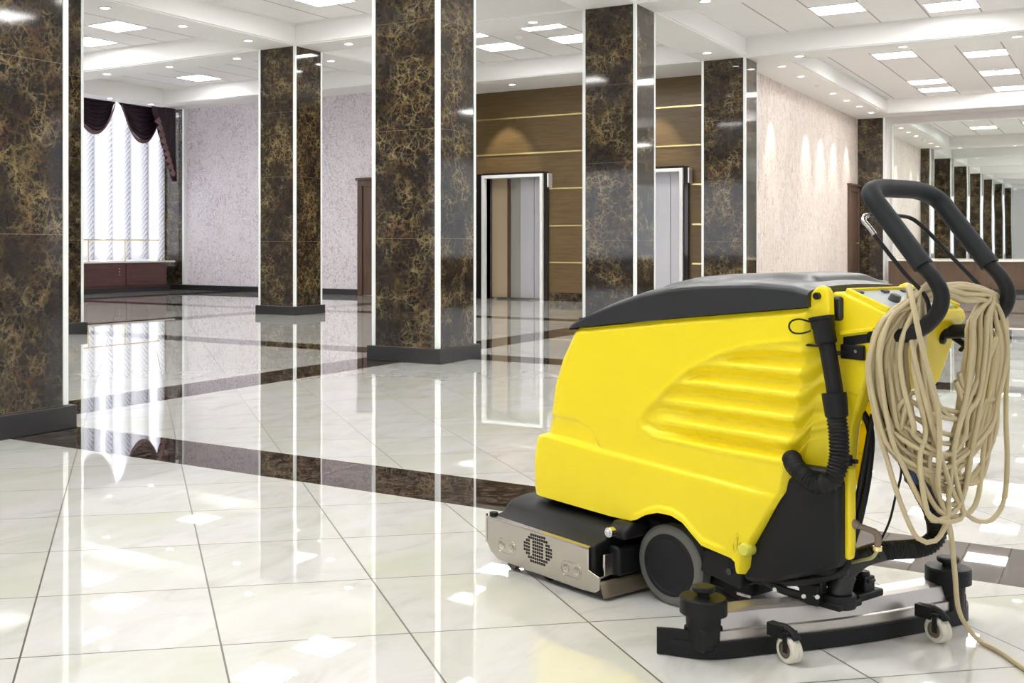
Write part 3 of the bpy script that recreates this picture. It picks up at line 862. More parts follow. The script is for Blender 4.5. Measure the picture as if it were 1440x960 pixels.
def body_ring(t):
    pts = []
    for i in range(NS):
        u = i / (NS - 1)
        # solve a and z together for the flank
        a = -.30 + .8 * u; z = .5
        for _ in range(4):
            z = zmap(a, t)
            a = interp(AR, z) + (interp(AF, z) - .05 - interp(AR, z)) * u
        pts.append((a, SY0 + flank(a, z), z))
    a0, y0, z0 = pts[-1]
    zf = z0
    bul = .0
    for k in range(1, 9):                       # rounded front left corner
        an = PI / 2 * k / 8
        pts.append((a0 + .05 * math.sin(an), y0 - .05 * (1 - math.cos(an)), zf))
    yr = SY1 - (y0 - SY0)
    for k in range(1, 8): pts.append((a0 + .05 + .012 * math.sin(PI * k / 8), y0 - .05 + (yr + .05 - y0 + .05) * k / 8, zf))
    for k in range(0, 9):
        an = PI / 2 * (1 - k / 8)
        pts.append((a0 + .05 * math.sin(an), yr + .05 * (1 - math.cos(an)), zf))
    # right flank, plain
    for k in range(1, 30):
        u = 1 - k / 30
        a, y, z = pts[int(u * (NS - 1))]
        pts.append((a, yr + 0 * a, z))
    ar, yl, zr = pts[0]
    zz = max(zr, .24 + (.80 - .24) * t)
    zz = .24 + (.803 - .24) * t
    # chamfer and rear face (deep V between flank and rear column)
    back = interp([(.24, -.455), (.53, -.455), (.80, -.445)], zz)
    # below the console the rear tapers forward towards the right side
    tp = 1 - sstep(.59, .66, zz)
    pts.append((ar + .06 * tp, yr, zr)); pts.append((ar - .03 + .10 * tp, yr + .03, zz)); pts.append((back + .17 * tp, yr + .06, zz))
    pts.append((back + .145 * tp, -.30, zz)); pts.append((back + .085 * tp, -.2, zz)); pts.append((back + .025 * tp, -.10, zz)); pts.append((back, -.055, zz))
    pts.append((back + .012, -.045, zz))
    pts.append((ar - .035, -.030, zz * .7 + zr * .3)); pts.append((ar - .012, yl - .012, zr)); pts.append((ar - .003, yl - .002, zr))
    return pts
b = MB(); rows = [body_ring(j / (NT_ - 1)) for j in range(NT_)]
n = len(rows[0])
vs = [p for r in rows for p in r]
fs = [(j*n+i, j*n+(i+1) % n, (j+1)*n+(i+1) % n, (j+1)*n+i) for j in range(NT_ - 1) for i in range(n)]
b.add(vs, fs)
ctr = len(b.v); b.v.append((0, -.18, .75))
b.f += [((NT_-1)*n+i, (NT_-1)*n+(i+1) % n, ctr) for i in range(n)]
body = b.build('tank_body', M['yellow'], sc, smooth=55)

# hinge ears
for y0, y1 in ((-.018, .004), (-.375, -.353)):
    pf = [(-.388, .79), (-.392, .815), (-.398, .838), (-.410, .852), (-.424, .857), (-.438, .853), (-.447, .840), (-.449, .79), (-.442, .765), (-.388, .765)]
    b = MB(); b.prism(pf, 'y', y0, y1); e_ = b.build('hinge_ear', M['yellow'], sc, bevel=.007, seg=3)
    ys = y1 if y0 > -.2 else y0
    b = MB(); b.cyl((-.418, ys - .010, .833), (-.418, ys + .010, .833), .0085, n=20); b.build('hinge_pin', M['black'], e_, bevel=.002)

# lid
def lid_fn(u, v):
    a = .382 - .782 * u
    zb = interp([(-.40, .806), (-.39, .805), (0, .759), (.365, .711), (.39, .708)], a)
    zs = interp([(-.40, .838), (-.36, .848), (-.25, .853), (-.10, .846), (0, .836), (.1, .815), (.2, .785), (.29, .752), (.36, .722), (.382, .711)], a)
    zt = zs + .013 * sstep(.38, .2, a)
    y0 = SY0 + .004; y1 = SY1 - .004
    w = interp([(.30, 1), (.36, .97), (.382, .90)], a); yc = (y0 + y1) / 2; hw = (y0 - y1) / 2 * w
    # cross-section from left bottom over the top to right bottom
    P = [(1, zb), (1.0, zb + (zs - zb) * .5), (.998, zs - .006), (.985, zs), (.93, zs + (zt - zs) * .5), (.80, zt), (.4, zt + .004), (0, zt + .006), (-.4, zt + .004), (-.80, zt), (-.93, zs + (zt - zs) * .5), (-.985, zs), (-.998, zs - .006), (-1, zb + (zs - zb) * .5), (-1, zb)]
    k = min(len(P) - 2, int(v * (len(P) - 1))); f = v * (len(P) - 1) - k
    s_, z = P[k][0] + (P[k+1][0] - P[k][0]) * f, P[k][1] + (P[k+1][1] - P[k][1]) * f
    return (a, yc + s_ * hw, z)
b = MB(); b.grid(lid_fn, 70, 57)
nu, nv = 70, 57
b.f.append(tuple(j * nu + nu - 1 for j in range(nv))); b.f.append(tuple(j * nu for j in range(nv - 1, -1, -1)))
lid = b.build('lid', M['lid'], sc, smooth=40)
# raised dome in the middle of the lid and hinge tongue
def dome(u, v):
    a = .16 - .54 * u; s_ = 2 * v - 1
    h = .016 * sstep(0, .12, u) * sstep(1, .9, u) * sstep(1, .72, abs(s_))
    base = interp([(-.40, .838), (-.36, .848), (-.25, .853), (-.10, .846), (0, .836), (.1, .815), (.2, .785)], a) + .014
    return (a, -.215 + s_ * .15, base + h)
b = MB(); b.grid(dome, 40, 40); b.build('raised_cover', M['lid'], lid, smooth=60)
b = MB(); b.box(-.455, -.39, -.338, -.030, .775, .832); b.build('hinge_block', M['lid'], sc, bevel=.008)

# console behind the hinge
pf = [(-.425, .842), (-.455, .842), (-.562, .798), (-.568, .775), (-.545, .742), (-.505, .625), (-.472, .53), (-.462, .44), (-.462, .24), (-.42, .24), (-.42, .842)]
pfu = [(-.425, .842), (-.455, .842), (-.562, .798), (-.568, .775), (-.545, .742), (-.505, .625), (-.488, .60), (-.42, .62)]
b = MB(); b.prism(pfu, 'y', -.375, -.040)
b.prism([(-.44, .63), (-.505, .625), (-.472, .53), (-.462, .44), (-.462, .24), (-.43, .24)], 'y', -.085, -.042); con = b.build('control_console', M['yellow'], sc, bevel=.008, seg=3)
pf = [(-.452, .741), (-.536, .757), (-.536, .767), (-.452, .752)]
b = MB(); b.prism(pf, 'y', -.30, -.026); b.build('console_ledge', M['yellow'], con, bevel=.003)
b = MB(); b.prism([(-.455, .716), (-.530, .732), (-.530, .752), (-.455, .738)], 'y', -.12, -.0385); b.build('console_slot', M['black'], con, smooth=0)
# display plate lying on the slope, with its frame and keys
sl = math.atan2(.842 - .798, .107)
MT = Matrix.Translation((-.508, -.2, .8215)) @ Matrix.Rotation(-sl, 4, 'Y')
b = MB(); b.box(-.050, .050, -.145, .145, -.002, .004, MT); dsp = b.build('display_plate', M['display'], con, bevel=.002)
b = MB()
for x0, x1, y0, y1 in ((-.054, .054, .145, .156), (-.054, .054, -.156, -.145), (.050, .056, -.156, .156)): b.box(x0, x1, y0, y1, -.004, .010, MT)
b.build('display_frame', M['yellow'], con, bevel=.002)
for k, (x, y) in enumerate(((.038, .128), (.038, .02), (.036, -.06), (.036, -.11))):
    b = MB(); b.box(x - .006, x + .006, y - .012, y + .012, .004, .009, MT); b.build('key', M['darkgrey'], dsp, bevel=.002)
for y in (-.07, .06):
    b = MB(); p0 = MT @ Vector((-.01, y, .004)); p1 = MT @ Vector((-.01, y, .02)); b.cyl(p0, p1, .014, .012); b.build('dial', M['darkgrey'], dsp, bevel=.002)

# lower rear black tank and chassis
b = MB()
pf = [(-.205, .150), (-.262, .375), (-.310, .392), (-.465, .425), (-.470, .40), (-.470, .215), (-.43, .190), (-.30, .135), (-.215, .118)]
b.prism(pf, 'y', -.06, .002)
b.prism([(-.24, .0), (-.44, -.01), (-.462, -.05), (-.425, -.11), (-.345, -.22), (-.28, -.33), (-.24, -.36), (-.20, -.36)], 'z', .175, .43); b.build('rear_tank', M['black'], sc, bevel=.012, seg=3)
b = MB(); b.prism([(.45, .20), (.45, .225), (-.25, .19), (-.25, .11), (-.10, .10), (.12, .14), (.20, .19)], 'y', -.36, -.03); b.build('chassis', M['black'], sc, bevel=.006)
b = MB(); b.prism([(-.085, .115), (-.10, .175), (-.195, .180), (-.214, .150), (-.214, .105), (-.20, .098)], 'y', -.05, .004); ax = b.build('axle_bracket', M['black'], sc, bevel=.005)
b = MB(); b.cyl((-.175, .002, .135), (-.175, .008, .135), .008); b.build('bolt', M['darkgrey'], ax)
b = MB(); b.box(-.17, -.13, -.09, -.086, .05, .11); b.build('splash_plate', M['steel'], sc, smooth=0)
b = MB(); b.box(-.20, .02, -.34, -.06, .06, .14); b.build('drive_unit', M['rubber'], sc, bevel=.02)
# rear yellow edge strip
b = MB(); b.prism([(-.452, .235), (-.478, .225), (-.482, .26), (-.482, .44), (-.45, .44)], 'y', -.05, -.022); b.build('rear_edge', M['yellow'], sc, bevel=.006)

# wheels
def wheel(yc, side):
    b = MB(); c = Vector((.018, 0, .105)); y0, y1 = yc, yc - .045 * side
    R = .105
    b.lathe((c.x, y0, c.z), (c.x, y1, c.z), [(.0, .080), (.0, R - .012), (.04, R - .004), (.14, R), (.86, R), (.96, R - .004), (1, R - .012), (1, .080)], 64, False)
    t = b.build('wheel', M['tyre'], sc, smooth=40)
    b = MB(); b.lathe((c.x, y0 - .006 * side, c.z), (c.x, y0 + .001 * side, c.z), [(0, .087), (.3, .087), (.5, .083), (1, .081), (1, .071), (.75, .069), (.75, .002)], 64, False); b.build('hub_disc', M['hub'], t, smooth=30)
    return t
wheel(0.0, 1); wheel(-.37, -1)
# yellow knob at the corner of the skirt
b = MB(); b.lathe((-.236, -.01, .206), (-.236, .034, .206), [(0, .008), (.3, .008), (.3, .016), (.9, .016), (1, .013), (1, .001)], 24); b.build('drain_knob', M['lime'], sc, smooth=40)

# brush head with its stainless side plate
hd = MB()
pf = [(.535, .125), (.155, .125), (.150, .03), (.55, .03)]
# black cover: profile across y, swept along x
pr = [(.118, .135), (.108, .143), (.070, .150), (.055, .168), (.035, .182), (-.02, .192), (-.36, .192), (-.42, .165), (-.50, .14), (-.50, .05), (.118, .05)]
hd.prism(pr, 'x', .172, .585); head = hd.build('brush_head', M['black'], sc, bevel=.008, seg=3)
b = MB(); b.prism([(.074, .160), (.070, .182), (.045, .203), (-.36, .203), (-.40, .160)], 'x', .105, .172); b.build('head_arm', M['black'], head, bevel=.012, seg=3)
b = MB(); b.cyl((.140, .078, .180), (.140, .098, .180), .0135); b.cyl((.140, .098, .180), (.140, .101, .180), .007); b.build('bolt', M['chrome'], head, bevel=.002)
b = MB(); b.cyl((.585, .105, .135), (.585, .105, .152), .013); b.build('corner_cap', M['black'], head, bevel=.003)
# plate outline in x-z with clipped corners, a returned top flange and a curved front end
pf = [(.184, .134), (.184, .074), (.144, .062), (.144, .030), (.160, .018), (.225, .015), (.544, .022), (.575, .040), (.590, .062), (.590, .140)]
b = MB(); b.prism(pf, 'y', .122, .127); pl = b.build('side_plate', M['steel'], head, smooth=0, bevel=.0012)
b = MB(); b.add([(.184, .127, .134), (.590, .127, .140), (.590, .106, .144), (.184, .106, .138), (.184, .127, .129), (.590, .127, .135), (.590, .106, .139), (.184, .106, .133)], [(0, 1, 2, 3), (7, 6, 5, 4), (0, 4, 5, 1), (1, 5, 6, 2), (2, 6, 7, 3), (3, 7, 4, 0)])
for k in range(8):
    an0 = PI / 2 * k / 8; an1 = PI / 2 * (k + 1) / 8
    p0 = (.590 + .022 * math.sin(an0), .105 + .022 * math.cos(an0)); p1 = (.590 + .022 * math.sin(an1), .105 + .022 * math.cos(an1))
    b.add([(p0[0], p0[1], .062), (p1[0], p1[1], .062), (p1[0], p1[1], .142), (p0[0], p0[1], .142)], [(0, 1, 2, 3)])
b.build('plate_flange', M['steel'], pl, smooth=50)
# round vent made of short slots
b = MB(); cx0, cz0 = .377, .087; RA, RZ = .054, .042
for j in range(9):
    zz = -1 + (j + .5) * 2 / 9
    half = math.sqrt(max(0, 1 - zz * zz)) * RA
    k = int(half / .0088 + .35)
    for i in range(-k, k + 1):
        if abs(i) == 3 and 1 < j < 7: continue
        x = i * .0088
        b.box(cx0 + x - .0032, cx0 + x + .0032, .1265, .1277, cz0 + zz * RZ - .0034, cz0 + zz * RZ + .0034)
v = b.build('vent_slots', M['soft_dark'], pl, smooth=0)
for xc, zc in ((.506, .067), (.247, .060)):
    b = MB()
    ring = []
    for k in range(32):
        an = 2 * PI * k / 32
        ring.append((xc + (.020 if math.cos(an) > 0 else -.020) + .017 * math.cos(an), .1275, zc + .020 * math.sin(an)))
    ring.append(ring[0]); b.tube(ring, .0012, 6, False)
    e_ = b.build('pressed_oval', M['steel'], pl)
    for dx in (-.020, .020):
        b = MB(); b.lathe((xc + dx, .1265, zc), (xc + dx, .1305, zc), [(0, .0115), (.5, .0115), (.7, .008), (.8, .005), (1, .005), (1, .0005)], 18); b.build('bolt', M['steel'], e_, smooth=30)
# open rear end of the head: bright mount and lower splash strip
b = MB(); b.box(.150, .158, .02, .10, .060, .118); b.box(.150, .172, .085, .12, .056, .060); b.build('end_bracket', M['steel'], head, bevel=.002)
b = MB(); b.box(.135, .175, -.45, .060, .055, .135); b.build('rear_block', M['black'], head, bevel=.008)
def strip_fn(u, v): return (.150 - .006 * math.sin(v * PI / 2) - .012 * v, .124 - .57 * u, .048 - .040 * v)
b = MB(); b.grid(strip_fn, 20, 6); o = b.build('splash_strip', plain('brown grey strip metal', (.20, .165, .115), .4, .4).m, head, smooth=60)
m = o.modifiers.new('solid', 'SOLIDIFY'); m.thickness = .004
b = MB(); b.cyl((.36, .10, .045), (.36, -.48, .045), .045, n=32); b.build('brush_roller', M['rubber'], head)
b = MB(); b.cyl((.50, .112, .018), (.50, .085, .018), .018, n=20); b.build('bumper_wheel', M['tyre'], head)

# ------------------------------------------------------------------ hoses
def ribbed(r, amp, pitch):
    return lambda L: r + amp * (.5 + .5 * math.cos(2 * PI * L / pitch))
dh = MB(); dh.tube([(-0.427, -0.002, 0.765), (-0.44, -0.002, 0.705), (-0.456, 0, 0.63), (-0.459, 0, 0.605)], .0185, 24, True, .02)
dr = dh.build('drain_hose', M['rubber'], sc)
b = MB(); b.tube([(-0.459, 0, 0.6), (-0.462, 0, 0.56), (-0.47, 0.003, 0.51), (-0.474, 0.01, 0.46), (-0.468, 0.022, 0.42), (-0.448, 0.034, 0.404), (-0.425, 0.036, 0.405), (-0.398, 0.032, 0.418), (-0.372, 0.024, 0.432), (-0.345, -0.002, 0.445)], ribbed(.0195, .0035, .0085), 20, True, .0021)
b.build('ribbed_hose', M['rubber'], dr, smooth=60)
b = MB(); b.lathe((-0.456, 0, 0.612), (-0.463, 0, 0.558), [(0, .024), (.02, .027), (.3, .027), (.98, .025), (1, .02)], 28); b.build('cuff', M['rubber'], dr, smooth=30)
b = MB(); b.lathe((-0.436, -0.002, 0.722), (-0.423, -0.002, 0.786), [(0, .019), (.05, .024), (.55, .0245), (.6, .026), (.86, .026), (.87, .029), (.98, .029), (1, .024)], 28); b.build('cap', M['rubber'], dr, smooth=30)
b = MB(); b.tube([(-0.405, 0.014, 0.772), (-0.385, 0.026, 0.778), (-0.366, 0.03, 0.772), (-0.36, 0.03, 0.758), (-0.37, 0.03, 0.746), (-0.39, 0.026, 0.745), (-0.408, 0.016, 0.752)], .0022, 8, True, .004); b.build('cap_strap', M['rubber'], dr)
b = MB(); b.box(-.510, -.452, -.040, -.030, .688, .722); b.box(-.47, -.44, -.032, -.002, .698, .706); e_ = b.build('hose_clip', M['black'], sc, bevel=.003)
b = MB(); b.cyl((-.492, -.030, .708), (-.492, -.027, .708), .004, n=12); b.build('screw', M['chrome'], e_)
b = MB(); b.tube([(-.385, .004, .717), (-.41, .0, .716), (-.45, -.01, .716)], .003, 8, True, .01); b.build('hose_pin', M['black'], sc)
b = MB(); b.box(-.50, -.45, -.028, -.016, .452, .462); b.cyl((-.478, -.022, .445), (-.478, -.022, .470), .009, n=16); b.build('lower_clip', M['black'], sc, bevel=.002)

SUC = [(-.415, -.082, .095), (-.417, -.088, .14), (-.425, -.10, .178), (-.45, -.122, .212), (-.485, -.152, .231), (-.52, -.222, .233), (-.54, -.258, .244), (-.55, -.272, .272), (-.55, -.256, .318), (-.54, -.234, .364), (-.53, -.19, .434), (-.52, -.153, .511), (-.50, -.137, .576), (-.465, -.145, .625)]
b = MB(); b.tube(SUC[2:], ribbed(.0195, .0032, .0075), 20, True, .0019); suc = b.build('suction_hose', M['rubber'], sc, smooth=60)
b = MB()
def cuffr(L): return .030 if L < .02 else (.027 if L < .085 else .0235)
b.tube(SUC[:5], cuffr, 28, True, .004); b.build('cuff', worn('dark grey rubber cuff', (.020, .020, .021), .42, scale=40, amt=.3), suc, smooth=40)
b = MB(); b.tube([(-.478, -.10, .60), (-.50, -.13, .62), (-.50, -.17, .60), (-.47, -.2, .58)], .034, 18, True, .01); b.build('hose_socket', M['black'], suc)
b = MB(); b.tube([(-.46, -.060, .60), (-.488, -.092, .528), (-.49, -.085, .43), (-.484, -.062, .33), (-.470, -.052, .264), (-.462, -.035, .205), (-.43, -.02, .178), (-.36, -.01, .150), (-.28, -.02, .135)], .0085, 12, True, .01); b.build('rear_hose', M['rubber'], sc)
b = MB(); b.tube([(-.50, -.085, .56), (-.487, -.075, .46), (-.476, -.062, .36), (-.466, -.055, .29), (-.474, -.055, .23)], .0065, 12, True, .01); b.build('lift_rod', M['black'], sc)
b = MB(); b.tube([(-.53, -.15, .50), (-.525, -.160, .42), (-.515, -.153, .362), (-.50, -.152, .30), (-.478, -.141, .240)], .0028, 8, True, .01); b.build('thin_cable', M['rubber'], sc)
# little drain valve behind
b = MB(); b.cyl((-.462, -.03, .318), (-.487, -.045, .306), .011); b.cyl((-.487, -.045, .306), (-.512, -.066, .296), .007); b.tube([(-.512, -.066, .296), (-.52, -.072, .286), (-.52, -.070, .262)], .0075, 12, True, .006)
b.build('drain_valve', M['plug_grey'], sc)
b = MB(); b.cyl((-.52, -.070, .262), (-.52, -.070, .252), .010); b.build('valve_ring', M['gold'], sc)
b = MB(); b.tube([(-.52, -.070, .252), (-.505, -.072, .232), (-.475, -.082, .218), (-.445, -.088, .205)], .0042, 10, True, .006); b.build('small_tube', plain('clear yellowish tube', (.45, .42, .2), .25).m, sc)

# ------------------------------------------------------------------ handle
HL, HR = -.045, -.335
PFL = [(-.600, .752), (-.642, .772), (-.672, .806), (-.680, .842), (-.664, .878), (-.640, .905)]      # bend at the bottom (x, z)
DIRH = Vector((.135, .185)).normalized()
def arm(y):
    return [(p[0], y, p[1]) for p in PFL]
top0 = Vector((-.640, .905)); top1 = Vector((-.505, 1.082))
up = top1 - top0
def hp(t, y): p = top0 + up * t; return (p.x, y, p.y)
for y, inn in ((HL, -.05), (HR, .05)):
    b = MB(); b.tube([(-.52, y + inn * .5, .742), (-.56, y + inn * .1, .745)] + arm(y) + [hp(.1, y)], .0165, 20, True, .008)
    o = b.build('handle_tube', M['black'], sc)
    b = MB(); b.tube([(-.50, y + inn * .5, .745), (-.545, y + inn * .2, .738)], .026, 20, True, .01); b.build('clamp', M['black'], o, bevel=.003)
gr = [hp(0, HL), hp(.25, HL), hp(.5, HL), hp(.72, HL), hp(.86, HL), hp(.95, HL - .015), hp(1.0, HL - .05), hp(1.01, HL - .09), hp(1.01, HL - .14), hp(1.01, HR + .11), hp(1.0, HR + .07), hp(.94, HR + .02), hp(.84, HR), hp(.70, HR), hp(.5, HR), hp(.25, HR), hp(0, HR)]
b = MB(); b.tube(gr, .0215, 26, True, .008); grip = b.build('handle_grip', M['grip'], sc, smooth=50)
# thin release bar inside the loop
tb = [(-.600, -.060, .742), (-.640, -.060, .786), (-.644, -.060, .816), (-.632, -.060, .845), (-.594, -.060, .884), (-.553, -.060, .932), (-.513, -.058, .983), (-.497, -.056, 1.004), (-.490, -.066, 1.016), (-.486, -.09, 1.020), (-.480, -.15, 1.022), (-.474, -.22, 1.022), (-.475, -.285, 1.018), (-.490, -.305, 1.002), (-.52, -.308, .972), (-.564, -.308, .925), (-.622, -.308, .865), (-.645, -.308, .838), (-.647, -.308, .808), (-.625, -.308, .752), (-.585, -.308, .702)]
b = MB(); b.tube(tb, .0048, 12, True, .006); rb = b.build('release_bar', M['black'], sc)
b = MB(); b.tube([(-.520, -.0585, .975), (-.507, -.057, .993), (-.496, -.056, 1.006), (-.491, -.066, 1.016), (-.487, -.083, 1.020)], .0062, 12, True, .004); b.build('bare_metal_end', plain('bare bright metal', (.62, .60, .58), .25, .9).m, rb)
# cable hook under the right arm
b = MB(); b.tube([(-.52, -.36, .742), (-.56, -.37, .715), (-.585, -.365, .695), (-.60, -.35, .690), (-.605, -.335, .70)], .008, 12, True, .006); b.box(-.53, -.49, -.375, -.345, .70, .76); b.build('cable_hook', M['black'], sc, bevel=.002)

# ------------------------------------------------------------------ squeegee
sq = MB()
GP = [(-.215, .300), (-.300, .240), (-.352, .10), (-.395, -.012), (-.440, -.165), (-.472, -.319), (-.500, -.487), (-.47, -.56)]
path = catmull([Vector((p[0], p[1], 0)) for p in GP], .02)
def offs(path, d):
    out = []
    for i, p in enumerate(path):
        t = (path[min(i + 1, len(path) - 1)] - path[max(0, i - 1)]).normalized()
        out.append(p + Vector((-t.y, t.x, 0)) * d)
    return out
def wall_strip(mb, path, d0, d1, z0, z1):
    a = offs(path, d0); c = offs(path, d1); n = len(path); vs = []
    for i in range(n): vs += [(a[i].x, a[i].y, z0), (c[i].x, c[i].y, z0), (c[i].x, c[i].y, z1), (a[i].x, a[i].y, z1)]
    fs = [(i*4+k, i*4+(k+1) % 4, (i+1)*4+(k+1) % 4, (i+1)*4+k) for i in range(n - 1) for k in range(4)] + [(3, 2, 1, 0), tuple((n-1)*4+k for k in range(4))]
    mb.add(vs, fs)
sgn = 1
b = MB(); wall_strip(b, path, -.004, .004, .002, .040)
blade = b.build('squeegee_bar', M['rubber'], None, smooth=40); 
blade.name = 'rear_blade'
sqe = empty('squeegee', (0, 0, 0), 0, sc)
blade.parent = sqe
# end flap turning forward on the left, taller
b = MB(); fl = catmull([Vector((-.205, .312, 0)), Vector((-.235, .285, 0)), Vector((-.285, .255, 0))], .01); wall_strip(b, fl, -.006, .006, .003, .062); b.build('end_flap', M['rubber'], sqe, smooth=40)
inner = path[6:-4]
b = MB(); wall_strip(b, inner, .030, .070, .038, .044); 
wall_strip(b, inner, .004, .010, .035, .062)
# sloping metal cover: profile rising from the blade to the top
prof = [(.004, .040), (.006, .060), (.012, .064), (.020, .098), (.030, .104), (.075, .104), (.080, .098), (.080, .06)]
for (d0, z0), (d1, z1) in zip(prof, prof[1:]):
    a = offs(inner, d0); c = offs(inner, d1); nn = len(inner); vs = []
    for i in range(nn): vs += [(a[i].x, a[i].y, z0), (c[i].x, c[i].y, z1)]
    b.add(vs, [(i*2, i*2+1, i*2+3, i*2+2) for i in range(nn - 1)])
bar = b.build('metal_bar', M['sq_steel'], sqe, smooth=25)
b = MB(); wall_strip(b, path[3:-3], .076, .084, .004, .055); b.build('front_blade', M['rubber'], sqe, smooth=40)
for (kx, ky, kz) in ((-.278, .238, 0), (-.470, -.475, 0)):
    kb = MB(); kb.cyl((kx, ky, .03), (kx, ky, .105), .036, .040, n=32); kb.box(kx - .03, kx + .03, ky - .035, ky + .035, .02, .075)
    k1 = kb.build('end_guide', M['rubber'], sqe, bevel=.006)
    kb = MB(); kb.lathe((kx, ky, .100), (kx, ky, .140), [(0, .045), (.05, .053), (.9, .053), (1, .050), (1, .02)], 40); k2 = kb.build('bumper_roller', M['rubber'], sqe, smooth=30)
    kb = MB(); kb.lathe((kx, ky, .138), (kx, ky, .165), [(0, .014), (.45, .014), (.5, .024), (.62, .026), (.9, .026), (1, .022), (1, .005)], 24); kb.build('knob', M['rubber'], k2, smooth=30)
# casters behind
for (cx_, cy_) in ((-.414, .108), (-.535, -.305)):
    # nearest point of the blade
    q = min(path, key=lambda p: (p - Vector((cx_ + .03, cy_, 0))).length)
    kb = MB(); kb.box(cx_ + .01, cx_ + .052, cy_ - .012, cy_ + .012, .052, .082); kb.tube([(cx_ + .04, cy_, .074), (cx_ + .01, cy_ + .0, .076), (cx_ - .012, cy_, .066), (cx_ - .018, cy_, .056)], .010, 12, True, .006)
    kb.box(cx_ - .006, cx_ + .006, cy_ + .0165, cy_ + .0195, .026, .070); kb.box(cx_ - .006, cx_ + .006, cy_ - .0195, cy_ - .0165, .026, .070); kb.box(cx_ - .008, cx_ + .008, cy_ - .0195, cy_ + .0195, .064, .072)
    fk = kb.build('caster_fork', M['rubber'], sqe, bevel=.003)
    Mx = Matrix.Translation((cx_, cy_, .031)) @ Matrix.Rotation(-.28, 4, 'Z')
    kb = MB()
    p0 = Mx @ Vector((0, .014, 0)); p1 = Mx @ Vector((0, -.014, 0))
    kb.lathe(p0, p1, [(0, .019), (0, .027), (.1, .0305), (.42, .0305), (.5, .0285), (.58, .0305), (.9, .0305), (1, .027), (1, .019)], 36, False)
    cw = kb.build('caster_wheel', M['caster'], sqe, smooth=30)
    kb = MB(); kb.lathe(p0, p1, [(-.02, .003), (-.02, .008), (.15, .009), (.15, .020), (.85, .020), (.85, .009), (1.02, .008), (1.02, .003)], 20, True); kb.build('caster_hub', M['plug_grey'], cw, smooth=30)
# coupling block, lever and bolts in the middle
b = MB(); b.box(-.445, -.375, -.135, -.04, .095, .112); b.cyl((-.415, -.082, .095), (-.415, -.082, .128), .040, n=32); b.box(-.44, -.40, -.235, -.13, .10, .118); b.build('coupling', M['black'], sqe, bevel=.004)
b = MB(); b.box(-.432, -.392, -.210, -.168, .115, .152); b.box(-.438, -.386, -.205, -.175, .138, .146); b.cyl((-.412, -.19, .15), (-.412, -.19, .162), .016); b.build('right_clamp', M['black'], sqe, bevel=.003)
b = MB(); b.box(-.402, -.352, -.060, -.020, .100, .150); b.box(-.405, -.34, -.05, -.03, .13, .158); b.build('left_clamp', M['black'], sqe, bevel=.003)
for (x, z, r) in ((-.372, .176, .0125), (-.385, .158, .009)):
    b = MB(); ring = [(x + r * math.cos(k * PI / 8), -.070 + .004 * math.sin(k), z + r * math.sin(k * PI / 8)) for k in range(17)]
    b.tube(ring, .0038, 10, False); b.build('lock_ring', M['black'], sqe)
for p in ((-.36, -.022, .118), (-.39, -.120, .150), (-.40, -.015, .128)):
    b = MB(); b.cyl(p, (p[0] - .008, p[1] + .006, p[2]), .0055, n=12); b.build('bolt', M['chrome'], sqe)
# swing arms from the chassis to the squeegee
b = MB(); b.tube([(-.25, -.03, .125), (-.30, -.022, .118), (-.35, -.035, .112), (-.395, -.06, .11)], .015, 12, True, .01, .6); b.tube([(-.26, -.20, .125), (-.33, -.17, .140), (-.40, -.13, .125)], .014, 12, True, .01, .6)
b.tube([(-.30, -.10, .145), (-.36, -.10, .150), (-.40, -.10, .130)], .012, 12, True, .01); b.build('swing_arm', M['black'], sqe)
b = MB(); b.lathe((-.305, -.045, .142), (-.305, -.075, .142), [(0, .012), (.05, .021), (.95, .021), (1, .012)], 28); b.build('guide_roller', M['lime'], sqe, smooth=30)
b = MB(); b.cyl((-.298, -.012, .118), (-.298, -.004, .118), .006); b.build('pivot', M['chrome'], sqe)

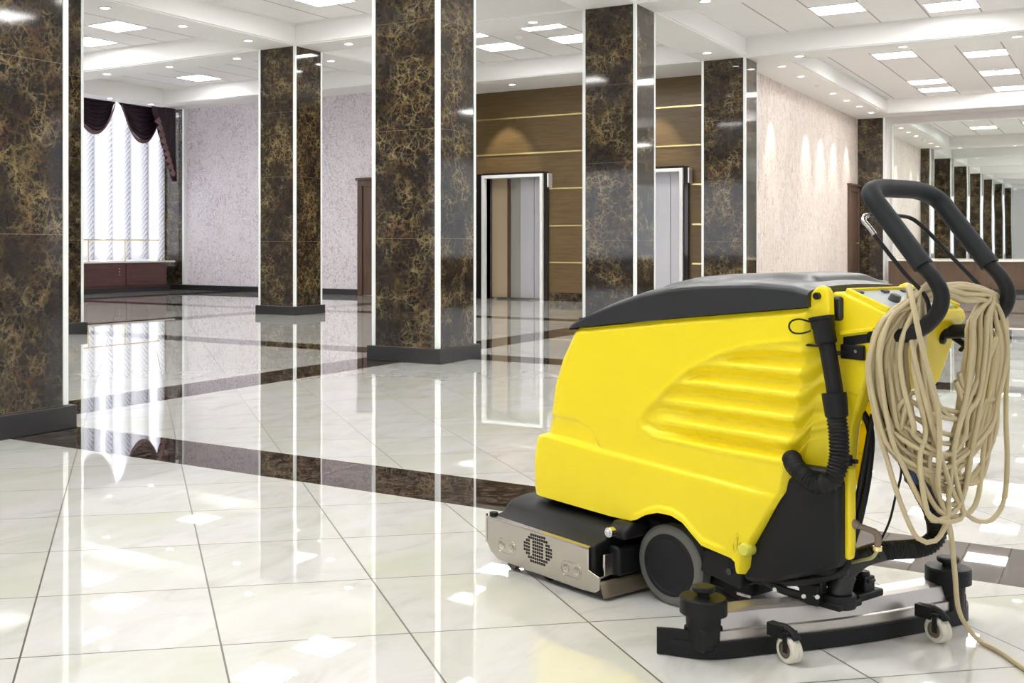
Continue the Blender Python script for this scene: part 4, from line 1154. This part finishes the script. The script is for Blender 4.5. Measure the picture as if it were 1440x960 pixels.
# ------------------------------------------------------------------ coiled power cable over the handle
MW = Matrix.Translation(MLOC) @ Matrix.Rotation(MROT, 4, 'Z')
rnd = random.Random(11)
pts = []
NL = 27
A0 = Vector((-.490, -.070)); A1 = Vector((-.685, -.330))      # ends of the coil in plan (x, y)
NRM = Vector((.49, -.87)).normalized()
def cp(s_, z, d):
    q = A0 + (A1 - A0) * s_ + NRM * (d * .8 - interp([(0, .085), (.42, .115), (.6, .07), (1, -.035)], s_))
    return Vector((q.x, q.y, z))
R = rnd.uniform
NL = 25
for k in range(NL):
    sL = .44 * R(0, 1) ** 1.0 + R(-.01, .01); sR = 1.0 - .30 * R(0, 1) ** 1.3
    zt = R(.835, .872); zb = R(.33, .48) if k % 3 else R(.46, .58)
    d = R(-.030, .030); e1 = R(-.012, .012); e2 = R(-.012, .012)
    sb = R(.38, .72)
    bot = max(sL + .12, min(sR - .12, sb))
    pts += [cp(.47 + R(-.04, .04), zt - .004, d * .4 - .012),
            cp(.35 + .14 * sL + R(-.02, .02), zt - .022 + R(-.006, .006), d * .6),
            cp(.12 + .72 * sL + R(-.02, .02), .790 + R(-.015, .012), d),
            cp(sL * .95, .715 + R(-.015, .015), d + e1),
            cp(sL + R(-.01, .02), .63 + R(-.015, .015), d - e1),
            cp(sL + .05 + R(-.01, .03), .545 + R(-.015, .015), d + e2),
            cp(sL * .70 + bot * .30 + R(-.02, .02), max(zb + .05, .46 + R(-.02, .02)), d),
            cp(sL * .30 + bot * .70, zb + .018, d - e2),
            cp(bot + .06, zb, d * .7),
            cp(sR * .5 + bot * .5, zb + .035, d * .7),
            cp(sR - R(.08, .14), max(zb + .09, .50 + R(-.02, .02)), d),
            cp(sR - R(.03, .07), .61 + R(-.01, .01), d),
            cp(sR + R(-.01, .01), .71 + R(-.01, .01), d),
            cp(sR * .8 + .17 + R(-.02, .02), .785 + R(-.015, .015), d),
            cp(.88 + R(-.03, .03), .828 + R(-.012, .012), d * .8),
            cp(.70 + R(-.03, .03), zt - .010, d * .6 - .012)]
def loop_pts(L): return [Vector(p) for p in L]
pts += [cp(.30, .83, 0), cp(.10, .74, .0), cp(.06, .6, .0), cp(.16, .47, -.01), cp(.26, .37, -.02), cp(.36, .305, -.02), cp(.48, .297, -.02), cp(.56, .34, -.02), cp(.58, .42, -.02), cp(.66, .56, -.02), cp(.9, .72, 0), cp(.97, .78, .02)]
pts += [cp(1.0, .70, .02), cp(.99, .56, .02), cp(1.0, .44, .02), cp(.97, .35, .02), cp(.86, .315, .01), cp(.72, .335, .0), cp(.60, .40, -.02), cp(.45, .56, -.03), cp(.33, .72, -.03)]
# last strand: over the arm, straight down and along the floor out of view
pts += loop_pts([(-.60, -.06, .83), (-.640, .012, .862), (-.662, .035, .82), (-.672, .018, .73), (-.672, -.022, .65), (-.665, -.062, .585), (-.655, -.082, .49), (-.645, -.098, .405), (-.635, -.165, .315), (-.615, -.225, .205), (-.590, -.290, .100), (-.585, -.345, .040),
                 (-.600, -.372, .0075), (-.655, -.345, .0068), (-.742, -.277, .0068), (-.90, -.16, .0068), (-1.15, -.10, .0068), (-1.5, -.22, .0068), (-1.9, -.6, .0068), (-2.2, -1.2, .0068)])
ccm = MB(); ccm.tube([MW @ p for p in pts], .0057, 8, True, .016)
cb = ccm.build('power_cable', M['cable'], None, smooth=70)
tag(cb, 'long cream power cable coiled over the scrubber handle, its end trailing on the floor', 'cable')
pg = empty('plug', MW @ Vector((-.545, -.185, .445)), MROT)
tag(pg, 'grey and blue plug hanging among the cable loops behind the yellow machine', 'plug')
b = MB(); b.lathe((0, 0, .0), (.0, .0, -.048), [(0, .018), (.1, .024), (.9, .024), (1, .02)], 20); b.build('collar', M['blue'], pg, smooth=30)
b = MB(); b.lathe((0, 0, .0), (.0, .0, .075), [(0, .022), (.5, .025), (.8, .020), (1, .008)], 20); b.build('grip', M['plug_grey'], pg, smooth=40)
